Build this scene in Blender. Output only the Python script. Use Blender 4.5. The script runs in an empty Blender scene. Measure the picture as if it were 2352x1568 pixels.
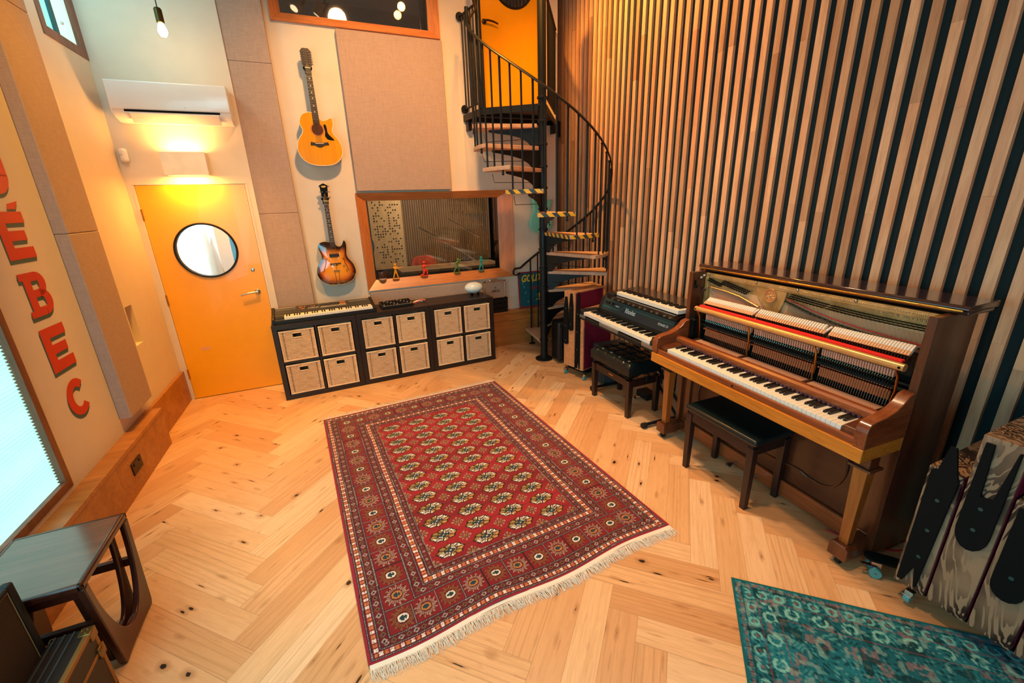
import bpy, bmesh, math, random
import numpy as np
from mathutils import Vector, Matrix
random.seed(7); rng = np.random.default_rng(5)
PI = math.pi
sc = bpy.context.scene
COL = sc.collection

# ------------------------------------------------------------------ camera
def rot_axes(yaw, pitch, roll):
    f = np.array([math.sin(yaw)*math.cos(pitch), math.cos(yaw)*math.cos(pitch), -math.sin(pitch)])
    r0 = np.array([math.cos(yaw), -math.sin(yaw), 0.]); d0 = np.cross(f, r0)
    r = math.cos(roll)*r0+math.sin(roll)*d0; d = -math.sin(roll)*r0+math.cos(roll)*d0
    return r, d, f
cam = bpy.data.cameras.new('camera'); camo = bpy.data.objects.new('camera', cam); COL.objects.link(camo)
r_, d_, f_ = rot_axes(.4114, .3181, .0325)
CAM = (.5346, -4.4884, 1.8347)
camo.matrix_world = Matrix(((r_[0], -d_[0], -f_[0], CAM[0]), (r_[1], -d_[1], -f_[1], CAM[1]), (r_[2], -d_[2], -f_[2], CAM[2]), (0, 0, 0, 1)))
cam.sensor_width = 36; cam.lens = 977.72/2352*36; cam.clip_start = .05; cam.clip_end = 60
sc.camera = camo
sc.view_settings.view_transform = 'Standard'
try: sc.view_settings.look = 'None'
except Exception: pass
sc.view_settings.exposure = 0.0; sc.view_settings.gamma = 1.0; sc.view_settings.use_curve_mapping = False

# ------------------------------------------------------------------ world + lights
w = bpy.data.worlds.new('world'); sc.world = w; w.use_nodes = True
bg = w.node_tree.nodes['Background']; bg.inputs[0].default_value = (.45, .75, .85, 1); bg.inputs[1].default_value = .12

def lamp(name, kind, loc, color, power, target=None, size=.3, size_y=None, spot=None, blend=.5, radius=.05):
    l = bpy.data.lights.new(name, kind); l.color = color; l.energy = power
    if kind == 'AREA':
        l.size = size
        if size_y: l.shape = 'RECTANGLE'; l.size_y = size_y
    else: l.shadow_soft_size = radius
    if kind == 'SPOT': l.spot_size = math.radians(spot); l.spot_blend = blend
    o = bpy.data.objects.new(name, l); COL.objects.link(o); o.location = loc
    if target is not None:
        o.rotation_euler = (Vector(target)-Vector(loc)).to_track_quat('-Z', 'Y').to_euler()
    return o
WARM = (1, .47, .13); AMB = (1, .60, .28); COOL = (.50, .88, 1.0); NEU = (1, .80, .60)
# daylight from the tall windows behind the camera and at the left
lamp('daylight_rear_window', 'AREA', (-.25, -6.45, 1.6), COOL, 48, (1.4, 0, 1.0), 1.7, 2.0)
lamp('daylight_left_window', 'AREA', (-.86, -3.3, 1.45), (.24, .82, 1.0), 44, (1.6, -2.6, .8), 1.8, 1.7)
lamp('daylight_upper_left_window', 'AREA', (-.80, -.35, 3.6), (.20, .82, 1.0), 6.5, (-.3, .5, 3.2), .5, .8)
# ceiling lamps, warm
lamp('ceiling_lamp_back', 'SPOT', (1.3, -2.0, 4.45), (1, .50, .18), 560, (1.35, .5, 2.5), spot=64, blend=1, radius=.12)
lamp('ceiling_lamp_slats', 'SPOT', (2.35, -.45, 4.45), (1, .41, .06), 430, (3.5, -.7, 2.6), spot=118, blend=1, radius=.05)
lamp('ceiling_lamp_left', 'SPOT', (.3, -.9, 4.45), (1, .50, .09), 300, (.3, -1.0, 0), spot=62, blend=1, radius=.12)
lamp('ceiling_lamp_middle', 'SPOT', (1.9, -1.9, 4.45), (1, .68, .38), 420, (2.2, -1.8, 0), spot=82, blend=1, radius=.14)
lamp('ceiling_lamp_front', 'SPOT', (1.35, -2.9, 4.45), (1, .59, .26), 360, (1.35, -3.0, 0), spot=66, blend=1, radius=.12)
lamp('ceiling_lamp_door', 'SPOT', (-.25, -1.2, 4.3), (1, .47, .05), 430, (-.50, .1, .2), spot=56, blend=1, radius=.05)
lamp('ceiling_lamp_upper_door', 'SPOT', (2.1, -1.3, 4.45), (1, .42, .08), 90, (2.7, .5, 3.3), spot=70, blend=1, radius=.05)
# wall lamp above the door throws light up and down (its shade is built below)
lamp('wall_lamp_up', 'AREA', (-.43, .41, 2.335), (1, .50, .13), 5, (-.43, .44, 4), .28, .06)
lamp('wall_lamp_down', 'AREA', (-.43, .41, 2.145), (1, .42, .07), 10, (-.43, .42, 0), .28, .06)

# ------------------------------------------------------------------ materials
def lin(c):
    return tuple(((x/12.92) if x <= .04045 else ((x+.055)/1.055)**2.4) for x in c)
def hx(s):
    s = s.lstrip('#'); return lin(tuple(int(s[i:i+2], 16)/255 for i in (0, 2, 4)))
MATS = {}
class NT:
    def __init__(s, name):
        m = bpy.data.materials.new(name); m.use_nodes = True; s.m = m; s.t = m.node_tree
        s.b = s.t.nodes['Principled BSDF']; MATS[name] = m
    def n(s, typ, **kw):
        nd = s.t.nodes.new(typ)
        for k, v in kw.items():
            if k.startswith('i_'):
                key = k[2:]; key = int(key) if key.isdigit() else key.replace('_', ' ')
                nd.inputs[key].default_value = v
            else: setattr(nd, k, v)
        return nd
    def l(s, a, b): s.t.links.new(a, b)
    def ramp(s, fac, stops):
        r = s.n('ShaderNodeValToRGB'); e = r.color_ramp.elements
        while len(e) < len(stops): e.new(.5)
        for i, (p, c) in enumerate(stops): e[i].position = p; e[i].color = (*c[:3], 1)
        if fac is not None: s.l(fac, r.inputs[0])
        return r
    def mix(s, a, b, fac, blend='MIX'):
        x = s.n('ShaderNodeMix', data_type='RGBA', blend_type=blend)
        for sock, v in ((x.inputs[0], fac), (x.inputs[6], a), (x.inputs[7], b)):
            if hasattr(v, 'is_output') or hasattr(v, 'links'): s.l(v, sock)
            elif isinstance(v, (int, float)): sock.default_value = v
            else: sock.default_value = (*v[:3], 1)
        return x.outputs[2]
    def bump(s, h, st=.2, dist=.002):
        b = s.n('ShaderNodeBump'); b.inputs['Strength'].default_value = st; b.inputs['Distance'].default_value = dist
        s.l(h, b.inputs['Height']); s.l(b.outputs[0], s.b.inputs['Normal'])
    def coord(s, scale=(1, 1, 1), kind='Object'):
        c = s.n('ShaderNodeTexCoord'); mp = s.n('ShaderNodeMapping'); mp.inputs['Scale'].default_value = scale
        s.l(c.outputs[kind], mp.inputs[0]); return mp.outputs[0]
    def noise(s, vec, scale=5, det=4, dist=0, rough=.5):
        n = s.n('ShaderNodeTexNoise'); n.inputs['Scale'].default_value = scale; n.inputs['Detail'].default_value = det
        n.inputs['Distortion'].default_value = dist; n.inputs['Roughness'].default_value = rough
        if vec is not None: s.l(vec, n.inputs['Vector'])
        return n.outputs[0]
def plain(name, col, rough=.5, metal=0, spec=.5, var=.06, scale=8, emit=None, es=0, coat=0, trans=0, ior=1.45, bump=0, bscale=60, alpha=1):
    s = NT(name); c = hx(col) if isinstance(col, str) else col
    n = s.noise(s.coord(), scale, 3)
    a = tuple(min(1, x*(1+var)) for x in c); b = tuple(x*(1-var) for x in c)
    r = s.ramp(n, [(.3, b), (.7, a)]); s.l(r.outputs[0], s.b.inputs['Base Color'])
    s.b.inputs['Roughness'].default_value = rough; s.b.inputs['Metallic'].default_value = metal
    s.b.inputs['Specular IOR Level'].default_value = spec; s.b.inputs['Coat Weight'].default_value = coat
    s.b.inputs['Transmission Weight'].default_value = trans; s.b.inputs['IOR'].default_value = ior
    s.b.inputs['Alpha'].default_value = alpha
    if emit: s.b.inputs['Emission Color'].default_value = (*emit, 1); s.b.inputs['Emission Strength'].default_value = es
    if bump:
        s.bump(s.noise(s.coord(), bscale, 3), bump)
    return s.m
def wood(name, c1, c2, axis=0, stretch=14, scale=6, rough=.45, coat=0, pore=.5, attr=False, spec=.5):
    s = NT(name); c1 = hx(c1); c2 = hx(c2)
    sca = [stretch]*3; sca[axis] = 1
    v = s.coord(tuple(x/4 for x in sca))
    if attr:
        at = s.n('ShaderNodeAttribute', attribute_name='pc'); off = s.n('ShaderNodeVectorMath', operation='MULTIPLY_ADD')
        s.l(at.outputs['Color'], off.inputs[0]); off.inputs[1].default_value = (31, 17, 23); s.l(v, off.inputs[2]); v = off.outputs[0]
    n1 = s.noise(v, scale, 5, 1.2, .6); n2 = s.noise(v, scale*9, 3, .3, .6)
    r = s.ramp(n1, [(.3, c1), (.68, c2)])
    dark = tuple(x*.62 for x in c1)
    r2 = s.ramp(n2, [(.30, (pore,)*3), (.55, (0, 0, 0))])
    col = s.mix(r.outputs[0], dark, r2.outputs[0])
    if attr:
        sep = s.n('ShaderNodeSeparateColor'); s.l(at.outputs['Color'], sep.inputs[0])
        r3 = s.ramp(sep.outputs[0], [(0, (.62, .56, .50)), (.5, (.98, .96, .94)), (1, (1.0, .92, .84))])
        col = s.mix(col, r3.outputs[0], 1.0, 'MULTIPLY')
    s.l(col, s.b.inputs['Base Color'])
    s.b.inputs['Roughness'].default_value = rough; s.b.inputs['Coat Weight'].default_value = coat; s.b.inputs['Coat Roughness'].default_value = .15
    s.b.inputs['Specular IOR Level'].default_value = spec
    s.bump(n2, .12, .001)
    return s.m
def fabric(name, col, col2, scale=260):
    s = NT(name); v = s.coord((1, 1, 1))
    a = s.noise(s.coord((1, 1, .06)), scale*.6, 2, 0); b = s.noise(s.coord((.06, .06, 1)), scale*.6, 2, 0)
    m = s.mix(a, b, .5); r = s.ramp(m, [(.30, hx(col2)), (.70, hx(col))])
    s.l(r.outputs[0], s.b.inputs['Base Color']); s.b.inputs['Roughness'].default_value = .95; s.b.inputs['Specular IOR Level'].default_value = .15
    s.bump(m, .15, .001); return s.m
def attrmat(name, attr='col', rough=.9, spec=.2, bump=.3, bs=500, sheen=0):
    s = NT(name); a = s.n('ShaderNodeAttribute', attribute_name=attr); n = s.noise(s.coord(), bs, 2)
    r = s.ramp(n, [(.3, (.82,)*3), (.7, (1.08,)*3)])
    s.l(s.mix(a.outputs[0], r.outputs[0], 1.0, 'MULTIPLY'), s.b.inputs['Base Color'])
    s.b.inputs['Roughness'].default_value = rough; s.b.inputs['Specular IOR Level'].default_value = spec; s.b.inputs['Sheen Weight'].default_value = sheen
    s.bump(n, bump, .003); return s.m

M_wall = plain('cream_wall_paint', '#e2d2bd', .75, var=.02, bump=.03)
M_ceil = plain('white_ceiling_paint', '#d8d2c8', .8)
M_dark = plain('dark_teal_backing', '#0c2226', .85, var=.1)
M_slat = wood('ash_slat_wood', '#d9a07a', '#f0c6a0', 2, 10, 3.2, .5, attr=True, pore=.35)
M_base = wood('oak_skirting', '#9c5f2c', '#bd7c40', 1, 14, 2.5, .35)
M_basex = wood('oak_skirting_back', '#9c5f2c', '#bd7c40', 0, 14, 2.5, .35)
M_fab = fabric('greige_acoustic_fabric', '#bda392', '#a88f80', 420)
M_frame = wood('cherry_window_lining', '#c46e34', '#e08d4e', 0, 12, 3, .35, .15)
M_framez = wood('cherry_window_lining_upright', '#c46e34', '#e08d4e', 2, 12, 3, .35, .15)
M_door = plain('yellow_door_paint', (.95, .40, .001), .32, var=.02, coat=.2)
M_black = plain('black_painted_steel', '#15191b', .42, .3)
M_steel = plain('brushed_steel', '#b8b2a8', .28, 1.0)
M_chrome = plain('chrome', '#d8d8d8', .12, 1.0)
M_white = plain('white_plastic', '#efe9e0', .35, var=.02)
M_blackp = plain('black_plastic', '#121416', .4, var=.1)
M_bmat = plain('matt_black_paint', '#080c0e', .75, var=.1, spec=.2)
M_brass = plain('brass', '#c89a4a', .25, 1.0)
M_keyw = plain('white_key_plastic', '#ece6dc', .25, var=.02)
M_keyb = plain('black_key_plastic', '#101214', .3)
M_rubber = plain('black_rubber', '#0e0f10', .8)
def glassmat(name, tint=(.9, .95, .95), alpha=.25, rough=.02):
    s = NT(name); s.b.inputs['Base Color'].default_value = (*tint, 1); s.b.inputs['Roughness'].default_value = rough
    tr = s.n('ShaderNodeBsdfTransparent'); tr.inputs[0].default_value = (*tint, 1); gl = s.n('ShaderNodeBsdfGlossy'); gl.inputs['Roughness'].default_value = rough
    fr = s.n('ShaderNodeFresnel'); fr.inputs[0].default_value = 1.5
    mx = s.n('ShaderNodeMixShader'); mm = s.n('ShaderNodeMath', operation='MULTIPLY_ADD'); s.l(fr.outputs[0], mm.inputs[0]); mm.inputs[1].default_value = .8; mm.inputs[2].default_value = alpha
    s.l(mm.outputs[0], mx.inputs[0]); s.l(tr.outputs[0], mx.inputs[1]); s.l(gl.outputs[0], mx.inputs[2])
    out = [n for n in s.t.nodes if n.type == 'OUTPUT_MATERIAL'][0]; s.l(mx.outputs[0], out.inputs[0]); return s.m
M_glass = glassmat('window_glass', (.96, .96, .96), alpha=.03)
def emis(name, col, st):
    s = NT(name); s.b.inputs['Base Color'].default_value = (*col, 1); s.b.inputs['Emission Color'].default_value = (*col, 1); s.b.inputs['Emission Strength'].default_value = st
    n = s.noise(s.coord(), 3, 2); return s.m

# ------------------------------------------------------------------ mesh helpers
class MB:
    def __init__(s): s.v = []; s.f = []; s.m = []; s.c = []; s.cur = (1, 1, 1)
    def add(s, vs, fs, m=0):
        o = len(s.v); s.v += [tuple(x) for x in vs]
        for f in fs: s.f.append(tuple(o+i for i in f)); s.m.append(m); s.c.append(s.cur)
        return s
    def box(s, x0, y0, z0, x1, y1, z1, m=0):
        return s.add([(x, y, z) for x in (x0, x1) for y in (y0, y1) for z in (z0, z1)],
                     [(0, 1, 3, 2), (4, 6, 7, 5), (0, 4, 5, 1), (2, 3, 7, 6), (0, 2, 6, 4), (1, 5, 7, 3)], m)
    def hexa(s, p, m=0):   # 8 points: bottom 4 (ccw), top 4
        return s.add(p, [(3, 2, 1, 0), (4, 5, 6, 7), (0, 1, 5, 4), (1, 2, 6, 5), (2, 3, 7, 6), (3, 0, 4, 7)], m)
    def prism(s, poly, a, b, plane='xz', m=0):
        k = len(poly)
        def P(p, t):
            return {'xz': (p[0], t, p[1]), 'yz': (t, p[0], p[1]), 'xy': (p[0], p[1], t)}[plane]
        vs = [P(p, a) for p in poly]+[P(p, b) for p in poly]
        fs = [tuple(range(k))[::-1], tuple(range(k, 2*k))]+[(i, (i+1) % k, k+(i+1) % k, k+i) for i in range(k)]
        return s.add(vs, fs, m)
    def tube(s, pts, r, seg=8, m=0, closed=False, caps=True, flat=None):
        pts = [Vector(p) for p in pts]; n = len(pts); rr = r if isinstance(r, (list, tuple)) else [r]*n
        vs = []; up = None
        for i, p in enumerate(pts):
            a = pts[(i-1) % n] if (i or closed) else p; b = pts[(i+1) % n] if (i < n-1 or closed) else p
            t = (b-a).normalized() if (b-a).length > 1e-9 else Vector((0, 0, 1))
            if up is None:
                up = Vector((0, 0, 1)) if abs(t.z) < .9 else Vector((1, 0, 0))
            x = t.cross(up)
            if x.length < 1e-6: x = t.orthogonal()
            x.normalize(); y = x.cross(t).normalized(); up = y
            for k in range(seg):
                an = 2*PI*k/seg; q = x*math.cos(an)*rr[i]+y*math.sin(an)*rr[i]*(flat or 1); vs.append(p+q)
        fs = []
        for i in range(n-1 if not closed else n):
            j = (i+1) % n
            for k in range(seg): fs.append((i*seg+k, i*seg+(k+1) % seg, j*seg+(k+1) % seg, j*seg+k))
        if caps and not closed: fs += [tuple(range(seg))[::-1], tuple(range((n-1)*seg, n*seg))]
        return s.add(vs, fs, m)
    def cyl(s, p, q, r, seg=16, r2=None, m=0): return s.tube([p, q], [r, r if r2 is None else r2], seg, m)
    def lathe(s, prof, seg=24, c=(0, 0, 0), axis='z', m=0, closed=False):
        vs = []; n = len(prof)
        for r, h in prof:
            for k in range(seg):
                a = 2*PI*k/seg; x, y = r*math.cos(a), r*math.sin(a)
                vs.append({'z': (c[0]+x, c[1]+y, c[2]+h), 'y': (c[0]+x, c[1]+h, c[2]+y), 'x': (c[0]+h, c[1]+x, c[2]+y)}[axis])
        fs = [(i*seg+k, i*seg+(k+1) % seg, (i+1)*seg+(k+1) % seg, (i+1)*seg+k) for i in range(n-1) for k in range(seg)]
        if closed: fs += [((n-1)*seg+k, (n-1)*seg+(k+1) % seg, (k+1) % seg, k) for k in range(seg)]
        else: fs += [tuple(range(seg))[::-1], tuple(range((n-1)*seg, n*seg))]
        return s.add(vs, fs, m)
    def sph(s, c, r, seg=16, rings=10, m=0):
        rx, ry, rz = r if isinstance(r, (tuple, list)) else (r, r, r)
        vs = []; 
        for i in range(rings+1):
            t = PI*i/rings
            for k in range(seg): a = 2*PI*k/seg; vs.append((c[0]+rx*math.sin(t)*math.cos(a), c[1]+ry*math.sin(t)*math.sin(a), c[2]+rz*math.cos(t)))
        fs = [(i*seg+k, (i+1)*seg+k, (i+1)*seg+(k+1) % seg, i*seg+(k+1) % seg) for i in range(rings) for k in range(seg)]
        return s.add(vs, fs, m)
    def build(s, name, mat, parent=None, smooth=False, bevel=0, attr=None, loc=None, subs=0, weld=False, seg=2, kind=None, label=None):
        me = bpy.data.meshes.new(name); me.from_pydata(s.v, [], s.f)
        bm = bmesh.new(); bm.from_mesh(me)
        lay = None
        if attr:
            lay = bm.faces.layers.int.new('src')
            for i, f in enumerate(bm.faces): f[lay] = i
        if weld: bmesh.ops.remove_doubles(bm, verts=bm.verts, dist=1e-5)
        bmesh.ops.recalc_face_normals(bm, faces=bm.faces); bm.to_mesh(me); bm.free()
        for m in (mat if isinstance(mat, (list, tuple)) else [mat]): me.materials.append(m)
        if isinstance(mat, (list, tuple)): me.polygons.foreach_set('material_index', s.m[:len(me.polygons)])
        if attr:
            ca = me.color_attributes.new(attr, 'FLOAT_COLOR', 'CORNER'); arr = np.ones((len(me.loops), 4), dtype=np.float32)
            for p in me.polygons:
                arr[p.loop_start:p.loop_start+p.loop_total, :3] = s.c[p.index]
            ca.data.foreach_set('color', arr.ravel())
        if smooth:
            me.polygons.foreach_set('use_smooth', [True]*len(me.polygons))
            try: me.set_sharp_from_angle(angle=math.radians(40))
            except Exception: pass
        o = bpy.data.objects.new(name, me); COL.objects.link(o)
        if parent: o.parent = parent
        if loc: o.location = loc
        if bevel:
            b = o.modifiers.new('bevel', 'BEVEL'); b.width = bevel; b.segments = seg; b.limit_method = 'ANGLE'; b.angle_limit = math.radians(40)
        if subs: sb = o.modifiers.new('subdivision', 'SUBSURF'); sb.levels = subs; sb.render_levels = subs
        if kind: o['kind'] = kind
        if label: o['label'] = label
        return o
def tag(o, label=None, cat=None, group=None, kind=None):
    if label: o['label'] = label
    if cat: o['category'] = cat
    if group: o['group'] = group
    if kind: o['kind'] = kind
    return o
def thing(name, label, cat, loc=(0, 0, 0), rz=0, group=None, rot=None):
    o = bpy.data.objects.new(name, None); COL.objects.link(o); o.location = loc
    o.rotation_euler = rot if rot else (0, 0, rz); o.empty_display_size = .1
    return tag(o, label, cat, group)
def dup(o, parent=None):
    c = o.copy(); COL.objects.link(c)
    if parent: c.parent = parent
    for ch in list(o.children): dup(ch, c)
    return c
def tx(name, s, mat, parent, size, loc, rot, ext=.0006, shear=0, bold=0, align='CENTER', sx=1):
    c = bpy.data.curves.new(name, 'FONT'); c.body = s; c.size = size; c.extrude = ext; c.align_x = align; c.align_y = 'CENTER'; c.shear = shear; c.offset = bold; c.resolution_u = 3
    t = bpy.data.objects.new(name, c); COL.objects.link(t); bpy.context.view_layer.update()
    me = bpy.data.meshes.new_from_object(t.evaluated_get(bpy.context.evaluated_depsgraph_get())); bpy.data.objects.remove(t); bpy.data.curves.remove(c)
    me.materials.clear(); me.materials.append(mat)
    o = bpy.data.objects.new(name, me); COL.objects.link(o); o.parent = parent; o.location = loc; o.rotation_euler = rot; o.scale = (sx, 1, 1); return o
def arc(cx, cy, r, a0, a1, n=8, ry=None):
    return [(cx+r*math.cos(math.radians(a0+(a1-a0)*i/n)), cy+(ry or r)*math.sin(math.radians(a0+(a1-a0)*i/n))) for i in range(n+1)]

RP = math.atan2(-.99822, -.05959)            # rotation of piano / slat-wall frames (local x runs towards the camera end, local y into the wall)
PO = Vector((2.7206, -2.2845, 0))
def PW(u, d, z=0):                            # piano frame to world
    return PO+Vector((-.05959, -.99822, 0))*u+Vector((.99822, -.05959, 0))*d+Vector((0, 0, z))
RL = math.atan2(-1, -.028)                    # left wall frame: local x = distance from the door corner, local y = out of the wall
LO = (-.92, .50, 0)
# ================================================================== SETTING
# floor: herringbone boards, one mesh
def floor():
    L, W = .76, .132; s = math.sqrt(.5); dv = np.array([s, -s]); nv = np.array([s, s])
    p0 = np.array([1.524, -3.267]); vs = []; fs = []; uv = []; pcs = []
    x0, x1, y0, y1 = -1.35, 4.0, -6.9, 2.9
    rr = random.Random(3); g = .0004
    for c in range(-9, 9):
        k2 = c//2; base = p0+(dv+nv)*L*k2
        if c % 2: base = base+dv*L
        a, b = (dv, nv) if c % 2 == 0 else (nv, dv)
        for j in range(-60, 60):
            o = base+np.array([0, W*math.sqrt(2)*j])
            ctr = o+a*L/2+b*W/2
            if not (x0-.3 < ctr[0] < x1+.3 and y0-.3 < ctr[1] < y1+.3): continue
            q = [o+a*g+b*g, o+a*(L-g)+b*g, o+a*(L-g)+b*(W-g), o+a*g+b*(W-g)]
            if c % 2: q = [q[0], q[3], q[2], q[1]]; uvq = [(0, 0), (0, W), (L, W), (L, 0)]
            else: uvq = [(0, 0), (L, 0), (L, W), (0, W)]
            i = len(vs); vs += [(p[0], p[1], 0) for p in q]; fs.append((i, i+1, i+2, i+3))
            ou, ov = rr.random()*60, rr.random()*60
            uv += [(ou+u, ov+v) for u, v in uvq]; pcs.append((rr.random(), rr.random(), rr.random()))
    # dark bed below the joints
    i = len(vs); vs += [(x0-1, y0-1, -.0015), (x1+1, y0-1, -.0015), (x1+1, y1+1, -.0015), (x0-1, y1+1, -.0015)]; fs.append((i, i+1, i+2, i+3)); uv += [(0, 0)]*4; pcs.append((0, 0, 0))
    me = bpy.data.meshes.new('floor'); me.from_pydata(vs, [], fs)
    ul = me.uv_layers.new(name='UVMap'); ul.data.foreach_set('uv', np.array(uv, dtype=np.float32).ravel())
    ca = me.color_attributes.new('pc', 'FLOAT_COLOR', 'CORNER'); a = np.ones((len(uv), 4), dtype=np.float32); a[:, :3] = np.repeat(np.array(pcs), 4, 0); ca.data.foreach_set('color', a.ravel())
    n = NT('oak_herringbone'); t = n.n('ShaderNodeTexCoord'); at = n.n('ShaderNodeAttribute', attribute_name='pc'); sep = n.n('ShaderNodeSeparateColor'); n.l(at.outputs['Color'], sep.inputs[0])
    def mp(sc_):
        m = n.n('ShaderNodeMapping'); m.inputs['Scale'].default_value = sc_; n.l(t.outputs['UV'], m.inputs[0]); return m.outputs[0]
    n1 = n.noise(mp((2.2, 26, 1)), 1.6, 5, 1.6, .55); n2 = n.noise(mp((6, 160, 1)), 2.0, 3, .4, .6); n3 = n.noise(mp((1.2, 6, 1)), 1.4, 3, .8)
    wv = n.n('ShaderNodeTexWave', wave_type='BANDS', bands_direction='Y'); n.l(mp((.55, 9, 1)), wv.inputs['Vector']); wv.inputs['Scale'].default_value = 1.1; wv.inputs['Distortion'].default_value = 11; wv.inputs['Detail'].default_value = 2; wv.inputs['Detail Scale'].default_value = .9
    base_ = n.ramp(sep.outputs[0], [(0, hx('#cc9466')), (.35, hx('#d8a376')), (.7, hx('#dfae80')), (1, hx('#e9c098'))])
    c = n.mix(base_.outputs[0], hx('#a97747'), n.ramp(n1, [(.42, (0, 0, 0)), (.8, (.32,)*3)]).outputs[0])
    wmask = n.n('ShaderNodeMath', operation='MULTIPLY'); n.l(n.ramp(wv.outputs[0], [(.80, (0, 0, 0)), (.98, (.28,)*3)]).outputs[0], wmask.inputs[0]); n.l(n.ramp(sep.outputs[1], [(.35, (0, 0, 0)), (.75, (1,)*3)]).outputs[0], wmask.inputs[1])
    c = n.mix(c, hx('#9a6a3e'), wmask.outputs[0])
    c = n.mix(c, hx('#8f6238'), n.ramp(n2, [(.60, (0, 0, 0)), (.74, (.35,)*3)]).outputs[0])
    c = n.mix(c, hx('#b98652'), n.ramp(n3, [(.5, (0, 0, 0)), (.75, (.35,)*3)]).outputs[0])
    def knots(sc_, rand, lo, hi, halo):
        vo = n.n('ShaderNodeTexVoronoi'); n.l(mp(sc_), vo.inputs['Vector']); vo.inputs['Scale'].default_value = 1; vo.inputs['Randomness'].default_value = 1
        sp = n.n('ShaderNodeSeparateColor'); n.l(vo.outputs['Color'], sp.inputs[0])
        gate = n.n('ShaderNodeMath', operation='LESS_THAN'); n.l(sp.outputs[0], gate.inputs[0]); gate.inputs[1].default_value = rand
        nn = n.noise(mp((30, 60, 1)), 1, 2); dd = n.n('ShaderNodeMath', operation='MULTIPLY_ADD'); n.l(nn, dd.inputs[0]); dd.inputs[1].default_value = lo*.9; n.l(vo.outputs['Distance'], dd.inputs[2])
        core = n.ramp(dd.outputs[0], [(lo, (1,)*3), (hi, (0, 0, 0))]); hal = n.ramp(dd.outputs[0], [(lo, (.55,)*3), (halo, (0, 0, 0))])
        o_ = []
        for r in (core, hal):
            x = n.n('ShaderNodeMath', operation='MULTIPLY'); n.l(r.outputs[0], x.inputs[0]); n.l(gate.outputs[0], x.inputs[1]); o_.append(x.outputs[0])
        return o_
    kn = []
    for a_ in (((5, 17, 1), .42, .15, .165, .34), ((2.8, 26, 1), .40, .12, .135, .24), ((7, 11, 1), .16, .17, .19, .42)):
        k, h = knots(*a_); c = n.mix(c, hx('#8a5426'), h); c = n.mix(c, hx('#1d120c'), k); kn.append(k)
    n.l(c, n.b.inputs['Base Color']); n.b.inputs['Roughness'].default_value = .34; n.b.inputs['Specular IOR Level'].default_value = .45; n.bump(n2, .08, .001)
    me.materials.append(n.m); me.materials.append(plain('floor_joint', '#80583a', .8)); me.polygons[len(fs)-1].material_index = 1
    o = bpy.data.objects.new('floor', me); COL.objects.link(o); o['kind'] = 'structure'
floor()
def struct(b, name, mat, **kw):
    o = b.build(name, mat, **kw)
    if not o.parent: o['kind'] = 'structure'
    return o

# ---- back wall, with openings for both studio windows (wall face y=.59) ----
WX0, WX1, WZ0, WZ1 = .985, 2.79, .925, 1.955      # lower studio window rough opening
UX0, UX1, UZ0, UZ1 = .475, 2.02, 3.487, 4.30
b = MB(); Y0, Y1 = .59, .84; TOP = 4.6
b.box(0.0, Y0, 0, WX0, Y1, UZ0); b.box(WX0, Y0, 0, WX1, Y1, WZ0); b.box(WX0, Y0, WZ1, WX1, Y1, 2.84); b.box(WX1, Y0, 0, 3.455, Y1, 2.84)
b.box(WX0, Y0, 2.84, 2.48, Y1, UZ0); b.box(0, Y0, UZ0, UX0, Y1, TOP); b.box(UX0, Y0, UZ1, UX1, Y1, TOP); b.box(UX1, Y0, UZ0, 2.48, Y1, TOP)
b.box(3.31, Y0, 2.84, 3.455, Y1, TOP); b.box(3.405, Y1, 0, 3.455, 1.1, TOP); b.box(3.455, .96, 0, 3.95, 1.1, TOP); 
struct(b, 'wall_back', M_wall)
b = MB(); b.box(-1.3, .50, 2.08, .05, .84, TOP); b.box(-1.3, .50, 0, -.875, .84, 2.08); b.box(-.012, .50, 0, .05, .84, 2.08)
struct(b, 'wall_back_left', M_wall)
# ---- left wall (own slightly turned frame) ----
def leftobj(o): o.location = LO; o.rotation_euler = (0, 0, RL); return o
b = MB()
NS0, NS1, NZ0, NZ1 = .60, .735, .81, 1.13            # switch niche
WS0, WS1, LZ0, LZ1 = 2.06, 3.30, .385, 2.25          # blind window
VS0, VS1, VZ0, VZ1 = .03, .585, 3.045, 4.1           # small upper window
T = -.25
def lw(s0, s1, z0, z1): b.box(s0, T, z0, s1, 0, z1)
lw(-.3, NS0, 0, VZ0); lw(NS0, NS1, 0, NZ0); lw(NS0, NS1, NZ1, VZ0); lw(NS1, WS0, 0, VZ0); lw(WS0, WS1, 0, LZ0); lw(WS0, WS1, LZ1, VZ0); lw(WS1, 7.3, 0, VZ0)
lw(-.3, VS0, VZ0, VZ1); lw(VS1, 7.3, VZ0, VZ1); lw(-.3, 7.3, VZ1, TOP)
b.box(NS0, T, NZ0, NS1, -.05, NZ1)
wl = leftobj(struct(b, 'wall_left', M_wall))
# ---- right slat wall ----
W0 = (3.660, .945, 0)
b = MB(); b.box(-.4, .0225, 0, 7.9, .2, TOP); wr = struct(b, 'wall_right', M_dark); wr.location = W0; wr.rotation_euler = (0, 0, math.atan2(-.9982, -.05996))
b = MB(); rr = random.Random(11); P = .0961
for n in range(0, 81):
    x = n*P; z = .0
    z = -rr.random()*1.6
    while z < TOP:
        h = .9+rr.random()*1.5; a, c = max(z, .0), min(z+h, TOP)
        if c > a:
            b.cur = (rr.random(), rr.random(), rr.random()); b.box(x, .0, a, x+.046, .0225, c-.0006)
        z += h
sl = b.build('slat_cladding', M_slat, wr, attr='pc')
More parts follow.
